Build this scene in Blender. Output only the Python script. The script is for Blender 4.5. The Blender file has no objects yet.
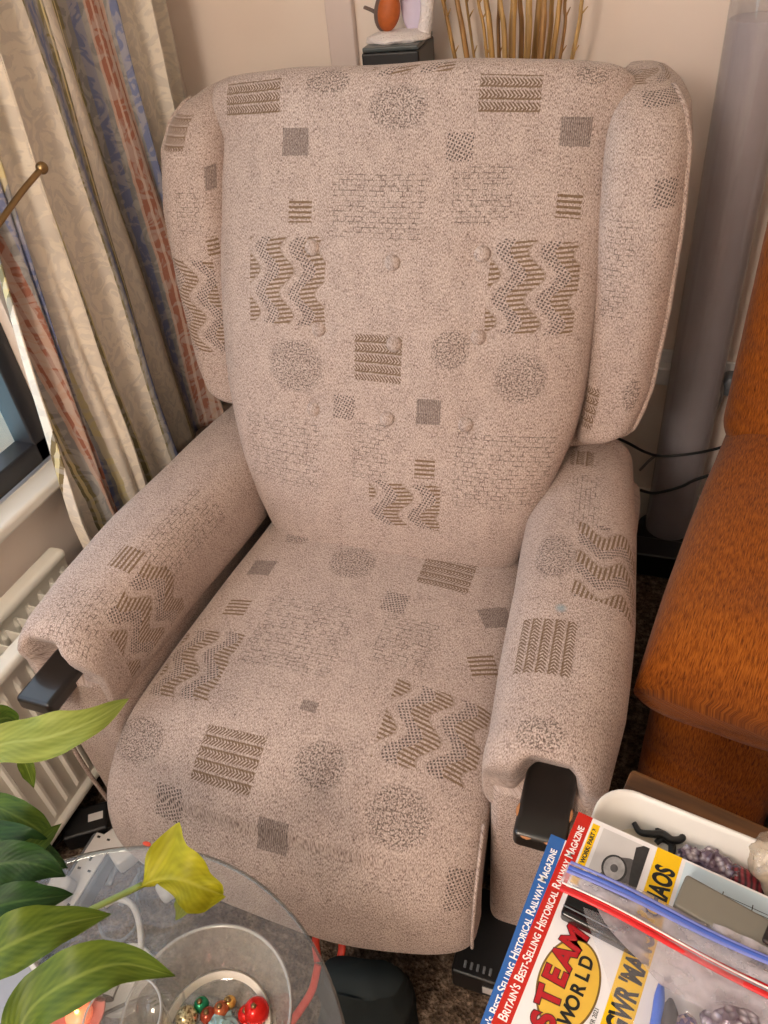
import bpy, bmesh, math, random
from mathutils import Vector, Matrix, noise
random.seed(7)
D = bpy.data
COL = bpy.context.scene.collection
PI = math.pi
# ------------------------------------------------------------------ camera
CM = ((0.9411, 0.3262, -0.0895), (0.142, -0.6212, -0.7707), (-0.3069, 0.7125, -0.6309))
CP = Vector((0.43949991, -1.02487272, 1.3910891))
FL = 770.0
def at(px, py, x=None, y=None, z=None):
    """point of the room seen at a photo pixel, on the plane x=, y= or z="""
    v = ((px - 384) / FL, (py - 512) / FL, 1.0)
    d = Vector([sum(CM[r][c] * v[r] for r in range(3)) for c in range(3)])
    if z is not None: t = (z - CP.z) / d.z
    elif y is not None: t = (y - CP.y) / d.y
    else: t = (x - CP.x) / d.x
    return CP + d * t
cam = D.objects.new('camera', D.cameras.new('camera'))
COL.objects.link(cam)
m = Matrix([[CM[0][i], -CM[1][i], -CM[2][i]] for i in range(3)]).to_4x4()
m.translation = CP
cam.matrix_world = m
cam.data.sensor_fit = 'VERTICAL'; cam.data.sensor_height = 24.0; cam.data.lens = FL / 1024 * 24
cam.data.clip_start = 0.01
bpy.context.scene.camera = cam

# ------------------------------------------------------------------ object helpers
def newobj(name, mesh, mat=None, parent=None, smooth=True):
    o = D.objects.new(name, mesh); COL.objects.link(o)
    if mat is not None:
        for mm in (mat if isinstance(mat, (list, tuple)) else [mat]): mesh.materials.append(mm)
    if parent is not None: o.parent = parent
    if smooth:
        for p in mesh.polygons: p.use_smooth = True
    return o
def thing(name, label, cat, loc=(0, 0, 0), rz=0, group=None):
    o = D.objects.new(name, None); COL.objects.link(o)
    o.location = loc; o.rotation_euler = (0, 0, rz); o.empty_display_size = .05
    return tag(o, label, cat, group)
def tag(o, label, cat, group=None, kind=None):
    o['label'] = label; o['category'] = cat
    if group: o['group'] = group
    if kind: o['kind'] = kind
    return o
def struct(o):
    o['kind'] = 'structure'; return o
def bm_obj(name, bm, mat=None, parent=None, smooth=True, bevel=0, seg=2, autosmooth=True):
    me = D.meshes.new(name); bm.normal_update(); bm.to_mesh(me); bm.free()
    o = newobj(name, me, mat, parent, smooth)
    if bevel:
        b = o.modifiers.new('bevel', 'BEVEL'); b.width = bevel; b.segments = seg; b.limit_method = 'ANGLE'; b.angle_limit = .6
    if bevel or autosmooth:
        w = o.modifiers.new('wn', 'WEIGHTED_NORMAL'); w.keep_sharp = True
    return o
def add_box(bm, c, s, rot=None):
    M = Matrix.Translation(c) @ (rot.to_4x4() if rot else Matrix()) @ Matrix.Diagonal((s[0], s[1], s[2], 1))
    return bmesh.ops.create_cube(bm, size=1, matrix=M)['verts']
def box(name, c, s, mat, parent=None, bevel=.003, rot=None, seg=2):
    bm = bmesh.new(); add_box(bm, c, s, rot)
    return bm_obj(name, bm, mat, parent, smooth=True, bevel=bevel, seg=seg)
def catmull(pts, n):
    P = [Vector(p) for p in pts]; P = [P[0] * 2 - P[1]] + P + [P[-1] * 2 - P[-2]]
    out = []; k = len(P) - 3
    for i in range(n):
        t = i / (n - 1) * k; j = min(int(t), k - 1); t -= j
        a, b, c, d = P[j:j + 4]
        out.append(.5 * ((2 * b) + (c - a) * t + (2 * a - 5 * b + 4 * c - d) * t * t + (3 * b - a - 3 * c + d) * t ** 3))
    return out
def interp(tab, x):
    if x <= tab[0][0]: return tab[0][1]
    for (a, u), (b, v) in zip(tab, tab[1:]):
        if x <= b: return u + (v - u) * (x - a) / (b - a)
    return tab[-1][1]
def add_tube(bm, pts, r, seg=10, caps=True, flat=1.0):
    pts = [Vector(p) for p in pts]; rings = []
    up = Vector((0, 0, 1)); n = len(pts)
    t0 = (pts[1] - pts[0]).normalized()
    if abs(t0.dot(up)) > .95: up = Vector((1, 0, 0))
    side = t0.cross(up).normalized()
    for i, p in enumerate(pts):
        t = (pts[min(i + 1, n - 1)] - pts[max(i - 1, 0)]).normalized()
        side = (side - t * side.dot(t)).normalized(); nn = side.cross(t)
        rr = r(i / (n - 1)) if callable(r) else r
        rings.append([bm.verts.new(p + side * math.cos(a) * rr + nn * math.sin(a) * rr * flat) for a in [2 * PI * k / seg for k in range(seg)]])
    for a, b in zip(rings, rings[1:]):
        for k in range(seg): bm.faces.new((a[k], a[(k + 1) % seg], b[(k + 1) % seg], b[k]))
    if caps:
        bm.faces.new(rings[0][::-1]); bm.faces.new(rings[-1])
def tube(name, pts, r, mat, parent=None, seg=10, n=None, flat=1.0):
    bm = bmesh.new(); add_tube(bm, catmull(pts, n) if n else pts, r, seg, flat=flat)
    bmesh.ops.recalc_face_normals(bm, faces=bm.faces)
    return bm_obj(name, bm, mat, parent, autosmooth=False)
def add_lathe(bm, prof, seg=48, M=Matrix(), close=True):
    rings = []
    for r, z in prof:
        if r < 1e-6: rings.append([bm.verts.new(M @ Vector((0, 0, z)))])
        else: rings.append([bm.verts.new(M @ Vector((r * math.cos(2 * PI * k / seg), r * math.sin(2 * PI * k / seg), z))) for k in range(seg)])
    for a, b in zip(rings, rings[1:]):
        for k in range(seg):
            l = (k + 1) % seg
            if len(a) == 1 and len(b) == 1: continue
            if len(a) == 1: bm.faces.new((a[0], b[l], b[k]))
            elif len(b) == 1: bm.faces.new((a[k], a[l], b[0]))
            else: bm.faces.new((a[k], a[l], b[l], b[k]))
    bmesh.ops.recalc_face_normals(bm, faces=bm.faces)
def lathe(name, prof, mat, parent=None, seg=48, M=Matrix()):
    bm = bmesh.new(); add_lathe(bm, prof, seg, M)
    return bm_obj(name, bm, mat, parent)
def prism(name, outline, z0, z1, mat, parent=None, bevel=0, M=None):
    bm = bmesh.new()
    a = [bm.verts.new((x, y, z0)) for x, y in outline]; b = [bm.verts.new((x, y, z1)) for x, y in outline]
    n = len(a)
    bm.faces.new(a[::-1]); bm.faces.new(b)
    for k in range(n): bm.faces.new((a[k], a[(k + 1) % n], b[(k + 1) % n], b[k]))
    bmesh.ops.recalc_face_normals(bm, faces=bm.faces)
    if M: bm.transform(M)
    return bm_obj(name, bm, mat, parent, bevel=bevel)
def ring(c, ax, ay, hx, hy, m, e, e2=None):
    """superellipse ring; index 0 lies at -ay (the hidden side), index m/2 at +ay"""
    out = []
    for k in range(m):
        a = -PI / 2 + 2 * PI * k / m
        ca, sa = math.cos(a), math.sin(a)
        ex = 2 / (e if (sa > 0 or e2 is None) else e2)
        x = math.copysign(abs(ca) ** ex, ca); y = math.copysign(abs(sa) ** ex, sa)
        out.append(c + ax * hx * x + ay * hy * y)
    return out
def loft(name, rings, mat, parent=None, deform=None):
    """closed soft body; uv = (arc from the front centre line, length along it) in metres"""
    n = len(rings); m = len(rings[0]); mid = m // 2
    s = [0.0]
    for a, b in zip(rings, rings[1:]): s.append(s[-1] + (b[mid] - a[mid]).length)
    U = []
    for r in rings:
        u = [0.0] * (m + 1)
        for k in range(mid + 1, m + 1): u[k] = u[k - 1] + (r[k % m] - r[k - 1]).length
        for k in range(mid - 1, -1, -1): u[k] = u[k + 1] - (r[k] - r[k + 1]).length
        U.append(u)
    V = [p for r in rings for p in r]
    if deform: V = [deform(p, i // m, i % m) for i, p in enumerate(V)]
    F = []; UV = []
    for i in range(n - 1):
        for k in range(m):
            l = (k + 1) % m
            F.append((i * m + k, i * m + l, (i + 1) * m + l, (i + 1) * m + k))
            UV += [(U[i][k], s[i]), (U[i][k + 1], s[i]), (U[i + 1][k + 1], s[i + 1]), (U[i + 1][k], s[i + 1])]
    F.append(tuple(range(m))[::-1]); UV += [(U[0][k], s[0]) for k in range(m)][::-1]
    F.append(tuple((n - 1) * m + k for k in range(m))); UV += [(U[-1][k], s[-1]) for k in range(m)]
    me = D.meshes.new(name); me.from_pydata(V, [], F); me.update()
    ul = me.uv_layers.new(name='UVMap')
    for i, q in enumerate(UV): ul.data[i].uv = q
    b = bmesh.new(); b.from_mesh(me); vol = b.calc_volume(signed=True)
    if vol < 0: bmesh.ops.reverse_faces(b, faces=b.faces)
    b.to_mesh(me); b.free()
    return newobj(name, me, mat, parent)
def round_end(n, a, b, inset):
    """scale factors that round off both ends of a loft"""
    out = []
    for i in range(n):
        t = i / (n - 1); q = 1.0
        if t < a: q = min(q, math.sqrt(max(0, 1 - (1 - t / a) ** inset)))
        if t > 1 - b: q = min(q, math.sqrt(max(0, 1 - (1 - (1 - t) / b) ** inset)))
        out.append(max(q, .02))
    return out
def copytree(o, parent=None):
    c = o.copy(); COL.objects.link(c)
    if parent: c.parent = parent
    for ch in o.children: copytree(ch, c)
    return c
def text(name, s, size, mat, parent, loc, rz=0, depth=.0002, align='LEFT', shear=0, sx=1.0, bold=0, smallcaps=False, M=None):
    cu = D.curves.new(name, 'FONT'); cu.body = s; cu.size = size; cu.align_x = align; cu.extrude = depth; cu.shear = shear; cu.offset = bold
    if smallcaps:
        cu.body = s.lower() if False else s
        for i, ch in enumerate(s):
            if ch.islower(): cu.body_format[i].use_small_caps = True
    o = D.objects.new(name, cu); COL.objects.link(o)
    dg = bpy.context.evaluated_depsgraph_get(); dg.update()
    me = D.meshes.new_from_object(o.evaluated_get(dg)); D.objects.remove(o); D.curves.remove(cu)
    me.materials.clear()
    me.transform(Matrix.Diagonal((sx, 1, 1, 1)))
    if M is not None: me.transform(M)
    else: me.transform(Matrix.Translation(loc) @ Matrix.Rotation(rz, 4, 'Z'))
    return newobj(name, me, mat, parent, smooth=False)

# ------------------------------------------------------------------ materials
def srgb(r, g, b):
    f = lambda c: (c / 255 / 12.92) if c / 255 <= .04045 else ((c / 255 + .055) / 1.055) ** 2.4
    return (f(r), f(g), f(b), 1)
class NT:
    def __init__(s, name):
        s.m = D.materials.new(name); s.m.use_nodes = True; s.t = s.m.node_tree
        s.b = s.t.nodes['Principled BSDF']
    def n(s, typ, **kw):
        x = s.t.nodes.new(typ)
        for k, v in kw.items():
            if k in ('i',):
                for a, b in v.items(): x.inputs[a].default_value = b
            else: setattr(x, k, v)
        return x
    def l(s, a, b): s.t.links.new(a, b)
def plain(name, col, rough=.6, metal=0, noise_amt=.08, scale=30, bump=0, bscale=200, alpha=1, coat=0, emit=None, spec=.5):
    q = NT(name); b = q.b
    tc = q.n('ShaderNodeTexCoord'); nz = q.n('ShaderNodeTexNoise', i={'Scale': scale, 'Detail': 4.0})
    q.l(tc.outputs['Object'], nz.inputs['Vector'])
    mx = q.n('ShaderNodeMix', data_type='RGBA')
    c = col
    mx.inputs[6].default_value = tuple(max(0, v * (1 - noise_amt)) for v in c[:3]) + (1,)
    mx.inputs[7].default_value = tuple(min(1, v * (1 + noise_amt)) for v in c[:3]) + (1,)
    q.l(nz.outputs['Fac'], mx.inputs[0]); q.l(mx.outputs[2], b.inputs['Base Color'])
    b.inputs['Roughness'].default_value = rough; b.inputs['Metallic'].default_value = metal
    b.inputs['Alpha'].default_value = alpha; b.inputs['Coat Weight'].default_value = coat
    b.inputs['Specular IOR Level'].default_value = spec
    if bump:
        n2 = q.n('ShaderNodeTexNoise', i={'Scale': bscale, 'Detail': 3.0}); q.l(tc.outputs['Object'], n2.inputs['Vector'])
        bp = q.n('ShaderNodeBump', i={'Strength': bump, 'Distance': .002}); q.l(n2.outputs['Fac'], bp.inputs['Height']); q.l(bp.outputs[0], b.inputs['Normal'])
    if emit:
        b.inputs['Emission Color'].default_value = emit[0]; b.inputs['Emission Strength'].default_value = emit[1]
    return q.m
def glassy(name, tint=(.95, .97, .97, 1), gloss=.12, rough=.03, haze=0.0, hazecol=(.8, .8, .8, 1), streak=0):
    """thin clear sheet: transparent + fresnel reflection (+ a little milky haze)"""
    q = NT(name); t = q.t; t.nodes.remove(q.b)
    out = t.nodes['Material Output']
    tr = q.n('ShaderNodeBsdfTransparent', i={'Color': tint}); gl = q.n('ShaderNodeBsdfGlossy', i={'Roughness': rough})
    fr = q.n('ShaderNodeLayerWeight', i={'Blend': .5}); pw = q.n('ShaderNodeMath', operation='POWER', i={1: 5.0}); q.l(fr.outputs['Facing'], pw.inputs[0])
    ad = q.n('ShaderNodeMath', operation='MULTIPLY_ADD', use_clamp=True, i={1: .8, 2: .03 + gloss * .6})
    q.l(pw.outputs[0], ad.inputs[0])
    mx = q.n('ShaderNodeMixShader'); q.l(ad.outputs[0], mx.inputs[0]); q.l(tr.outputs[0], mx.inputs[1]); q.l(gl.outputs[0], mx.inputs[2])
    last = mx
    tc = q.n('ShaderNodeTexCoord'); nz = q.n('ShaderNodeTexNoise', i={'Scale': 9.0 if not streak else streak, 'Detail': 5.0}); q.l(tc.outputs['Object'], nz.inputs['Vector'])
    if haze:
        df = q.n('ShaderNodeBsdfDiffuse', i={'Color': hazecol}); hm = q.n('ShaderNodeMath', operation='MULTIPLY', use_clamp=True, i={1: haze * 2})
        q.l(nz.outputs['Fac'], hm.inputs[0])
        m2 = q.n('ShaderNodeMixShader'); q.l(hm.outputs[0], m2.inputs[0]); q.l(mx.outputs[0], m2.inputs[1]); q.l(df.outputs[0], m2.inputs[2]); last = m2
    if streak:
        bp = q.n('ShaderNodeBump', i={'Strength': .6, 'Distance': .01}); q.l(nz.outputs['Fac'], bp.inputs['Height']); q.l(bp.outputs[0], gl.inputs['Normal'])
    q.l(last.outputs[0], out.inputs['Surface'])
    return q.m

# ---- woven patch pattern groups: input Vector(uv), centre, half size, angle -> Brown, Grey amounts
def mk_group(kind):
    g = D.node_groups.new('woven_' + kind, 'ShaderNodeTree')
    I = g.interface
    for nm, ty in (('UV', 'NodeSocketVector'), ('Centre', 'NodeSocketVector'), ('Angle', 'NodeSocketVector'), ('Half', 'NodeSocketVector')):
        I.new_socket(nm, in_out='INPUT', socket_type=ty)
    I.new_socket('Brown', in_out='OUTPUT', socket_type='NodeSocketFloat'); I.new_socket('Grey', in_out='OUTPUT', socket_type='NodeSocketFloat')
    N = g.nodes; L = g.links
    gi = N.new('NodeGroupInput'); go = N.new('NodeGroupOutput')
    def M(op, a, b=0.0, c=0.0, clamp=False):
        x = N.new('ShaderNodeMath'); x.operation = op; x.use_clamp = clamp
        for i, v in enumerate((a, b, c)):
            if isinstance(v, (int, float)): x.inputs[i].default_value = v
            else: L.new(v, x.inputs[i])
        return x.outputs[0]
    sub = N.new('ShaderNodeVectorMath'); sub.operation = 'SUBTRACT'; L.new(gi.outputs['UV'], sub.inputs[0]); L.new(gi.outputs['Centre'], sub.inputs[1])
    ro = N.new('ShaderNodeVectorRotate'); ro.rotation_type = 'EULER_XYZ'; L.new(sub.outputs[0], ro.inputs['Vector']); L.new(gi.outputs['Angle'], ro.inputs['Rotation'])
    nz = N.new('ShaderNodeTexNoise'); nz.inputs['Scale'].default_value = 260; nz.inputs['Detail'].default_value = 2; L.new(gi.outputs['UV'], nz.inputs['Vector'])
    sx = N.new('ShaderNodeSeparateXYZ'); L.new(ro.outputs[0], sx.inputs[0]); x, y = sx.outputs[0], sx.outputs[1]
    sh = N.new('ShaderNodeSeparateXYZ'); L.new(gi.outputs['Half'], sh.inputs[0])
    nf = nz.outputs['Fac']
    dx = M('SUBTRACT', sh.outputs[0], M('ABSOLUTE', x)); dy = M('SUBTRACT', sh.outputs[1], M('ABSOLUTE', y))
    edge = M('ADD', M('MINIMUM', dx, dy), M('MULTIPLY', M('SUBTRACT', nf, .5), .004))
    mask = M('MULTIPLY', edge, 900, clamp=True)
    def sq(v, period, duty=0.0, k=3.0):   # soft square wave 0..1
        s = M('SINE', M('MULTIPLY', v, 2 * PI / period)); return M('MULTIPLY_ADD', M('SUBTRACT', s, duty), k, .5, clamp=True)
    w = M('MULTIPLY', M('SUBTRACT', nf, .5), .0022)
    xw = M('ADD', x, w); yw = M('ADD', y, w)
    zero = M('MULTIPLY', mask, 0.0)
    if kind == 'wave':
        ph = M('MULTIPLY', M('SINE', M('MULTIPLY', yw, 2 * PI / .072)), .014)
        tt = M('DIVIDE', M('ADD', M('ADD', x, ph), 1.0), .068); fr = M('FRACT', tt)
        band = lambda a, b: M('MULTIPLY', M('GREATER_THAN', fr, a), M('LESS_THAN', fr, b))
        lines = sq(M('ADD', yw, M('MULTIPLY', x, .15)), .0072, .0)
        dots = M('MULTIPLY', sq(M('ADD', xw, M('MULTIPLY', y, .55)), .0062, -.05), sq(M('SUBTRACT', yw, M('MULTIPLY', x, .4)), .0052, -.25))
        grey = M('MULTIPLY', band(.0, .34), dots); br = M('MULTIPLY', band(.34, .74), lines)
        rib = M('MULTIPLY', band(.72, .78), .55)
        br = M('MAXIMUM', br, M('MULTIPLY', rib, .7))
    elif kind == 'stripes':
        br = sq(yw, .0078, .0); grey = zero
    elif kind == 'herring':
        row = M('ADD', yw, 1.0); pp = M('PINGPONG', row, .0085)
        diag = sq(M('ADD', xw, M('MULTIPLY', pp, .9)), .0056, -.1)
        line = sq(row, .0165, .80, 5); line2 = sq(M('ADD', row, .0030), .0165, .86, 5)
        br = M('MAXIMUM', M('MULTIPLY', diag, M('SUBTRACT', 1.0, line)), M('MULTIPLY', line2, .9)); grey = M('MULTIPLY', diag, .25)
    elif kind == 'dots':
        d = M('MAXIMUM', M('MULTIPLY', sq(M('ADD', xw, M('MULTIPLY', y, .5)), .0056, 0), sq(M('SUBTRACT', yw, M('MULTIPLY', x, .45)), .0056, -.25)), 0.0)
        grey = d; br = zero
    elif kind == 'block':
        grey = M('MULTIPLY_ADD', sq(xw, .0030, 0), .35, .38); br = zero
    elif kind == 'bricks':
        bt = N.new('ShaderNodeTexBrick'); cb = N.new('ShaderNodeCombineXYZ'); L.new(xw, cb.inputs[0]); L.new(yw, cb.inputs[1]); L.new(cb.outputs[0], bt.inputs['Vector'])
        bt.inputs['Scale'].default_value = 1; bt.inputs['Brick Width'].default_value = .0145; bt.inputs['Row Height'].default_value = .0078
        bt.inputs['Mortar Size'].default_value = .00085; bt.inputs['Mortar Smooth'].default_value = .3
        n3 = N.new('ShaderNodeTexNoise'); n3.inputs['Scale'].default_value = 90; L.new(gi.outputs['UV'], n3.inputs['Vector'])
        br_ = M('MULTIPLY_ADD', M('SUBTRACT', n3.outputs['Fac'], .42), 7.0, 0.0, clamp=True)
        grey = M('MULTIPLY', M('MULTIPLY', bt.outputs['Fac'], br_), .62); br = M('MULTIPLY', grey, .4)
    else:  # speckle
        n3 = N.new('ShaderNodeTexNoise'); n3.inputs['Scale'].default_value = 330; n3.inputs['Detail'].default_value = 1; L.new(gi.outputs['UV'], n3.inputs['Vector'])
        rr = M('ADD', M('POWER', M('DIVIDE', x, sh.outputs[0]), 2.0), M('POWER', M('DIVIDE', y, sh.outputs[1]), 2.0))
        fall = M('MULTIPLY', M('SUBTRACT', 1.25, rr), 2.0, clamp=True)
        sp = M('MULTIPLY', M('SUBTRACT', n3.outputs['Fac'], .5), 11.0, clamp=True)
        grey = M('MULTIPLY', M('MULTIPLY', sp, fall), .75); br = M('MULTIPLY', grey, .3)
    L.new(M('MULTIPLY', br, mask), go.inputs['Brown']); L.new(M('MULTIPLY', grey, mask), go.inputs['Grey'])
    return g
GR = {k: mk_group(k) for k in ('wave', 'stripes', 'herring', 'dots', 'block', 'bricks', 'speckle')}
def fabric(name, patches, base=None, extra=None):
    q = NT(name); b = q.b
    if name == 'upholstery_plain':
        tc = q.n('ShaderNodeTexCoord'); sp0 = q.n('ShaderNodeSeparateXYZ'); q.l(tc.outputs['Object'], sp0.inputs[0])
        ax = q.n('ShaderNodeMath', operation='ADD'); q.l(sp0.outputs[0], ax.inputs[0]); q.l(sp0.outputs[1], ax.inputs[1])
        uv = q.n('ShaderNodeCombineXYZ'); q.l(ax.outputs[0], uv.inputs[0]); q.l(sp0.outputs[2], uv.inputs[1])
    else:
        uv = q.n('ShaderNodeUVMap'); uv.uv_map = 'UVMap'
    mp = q.n('ShaderNodeMapping'); mp.inputs['Scale'].default_value = (900, 300, 1); q.l(uv.outputs[0], mp.inputs['Vector'])
    n1 = q.n('ShaderNodeTexNoise', i={'Scale': 1.0, 'Detail': 3.0, 'Roughness': .65}); q.l(mp.outputs[0], n1.inputs['Vector'])
    mp2 = q.n('ShaderNodeMapping'); mp2.inputs['Scale'].default_value = (34, 22, 1); q.l(uv.outputs[0], mp2.inputs['Vector'])
    n2 = q.n('ShaderNodeTexNoise', i={'Scale': 1.0, 'Detail': 3.0}); q.l(mp2.outputs[0], n2.inputs['Vector'])
    # fine weave
    wv = q.n('ShaderNodeTexVoronoi', i={'Scale': 1.0}); mp3 = q.n('ShaderNodeMapping'); mp3.inputs['Scale'].default_value = (430, 300, 1)
    q.l(uv.outputs[0], mp3.inputs['Vector']); q.l(mp3.outputs[0], wv.inputs['Vector'])
    cr = q.n('ShaderNodeValToRGB'); e = cr.color_ramp.elements
    e[0].position = .35; e[0].color = srgb(106, 86, 78); e[1].position = .65; e[1].color = srgb(218, 200, 189)
    x = e.new(.48); x.color = srgb(176, 154, 144)
    a = q.n('ShaderNodeMath', operation='MULTIPLY_ADD', i={1: -.16, 2: .08}); q.l(wv.outputs['Distance'], a.inputs[0])
    a2 = q.n('ShaderNodeMath', operation='ADD'); q.l(n1.outputs['Fac'], a2.inputs[0]); q.l(a.outputs[0], a2.inputs[1])
    a3 = q.n('ShaderNodeMath', operation='MULTIPLY_ADD', i={1: .10}); q.l(n2.outputs['Fac'], a3.inputs[0]); q.l(a2.outputs[0], a3.inputs[2])
    a4 = q.n('ShaderNodeMath', operation='ADD', i={1: -.03}); q.l(a3.outputs[0], a4.inputs[0]); q.l(a4.outputs[0], cr.inputs['Fac'])
    B = G = None
    for kind, cx, cy, hx, hy, an in patches:
        g = q.n('ShaderNodeGroup'); g.node_tree = GR[kind]
        g.inputs['Centre'].default_value = (cx, cy, 0); g.inputs['Half'].default_value = (hx, hy, 1); g.inputs['Angle'].default_value = (0, 0, -an)
        q.l(uv.outputs[0], g.inputs['UV'])
        if B is None: B, G = g.outputs['Brown'], g.outputs['Grey']
        else:
            mb = q.n('ShaderNodeMath', operation='MAXIMUM'); q.l(B, mb.inputs[0]); q.l(g.outputs['Brown'], mb.inputs[1]); B = mb.outputs[0]
            mg = q.n('ShaderNodeMath', operation='MAXIMUM'); q.l(G, mg.inputs[0]); q.l(g.outputs['Grey'], mg.inputs[1]); G = mg.outputs[0]
    col = cr.outputs['Color']
    if B is not None:
        for F, c, amt in ((B, srgb(112, 84, 52), .82), (G, srgb(74, 62, 58), .88)):
            sc = q.n('ShaderNodeMath', operation='MULTIPLY', i={1: amt}); q.l(F, sc.inputs[0])
            mx = q.n('ShaderNodeMix', data_type='RGBA'); mx.inputs[7].default_value = c; q.l(sc.outputs[0], mx.inputs[0]); q.l(col, mx.inputs[6]); col = mx.outputs[2]
    if extra:
        for (cx, cy, r, c) in extra:
            vd = q.n('ShaderNodeVectorMath', operation='DISTANCE'); q.l(uv.outputs[0], vd.inputs[0]); vd.inputs[1].default_value = (cx, cy, 0)
            mr = q.n('ShaderNodeMapRange', i={'From Min': r, 'From Max': r * .3, 'To Min': 0, 'To Max': .55}); q.l(vd.outputs['Value'], mr.inputs['Value'])
            mx = q.n('ShaderNodeMix', data_type='RGBA'); mx.inputs[7].default_value = c; q.l(mr.outputs[0], mx.inputs[0]); q.l(col, mx.inputs[6]); col = mx.outputs[2]
    q.l(col, b.inputs['Base Color'])
    b.inputs['Roughness'].default_value = .95; b.inputs['Specular IOR Level'].default_value = .15; b.inputs['Sheen Weight'].default_value = .15
    bp = q.n('ShaderNodeBump', i={'Strength': .55, 'Distance': .0012}); q.l(a2.outputs[0], bp.inputs['Height']); q.l(bp.outputs[0], b.inputs['Normal'])
    return q.m
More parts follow.
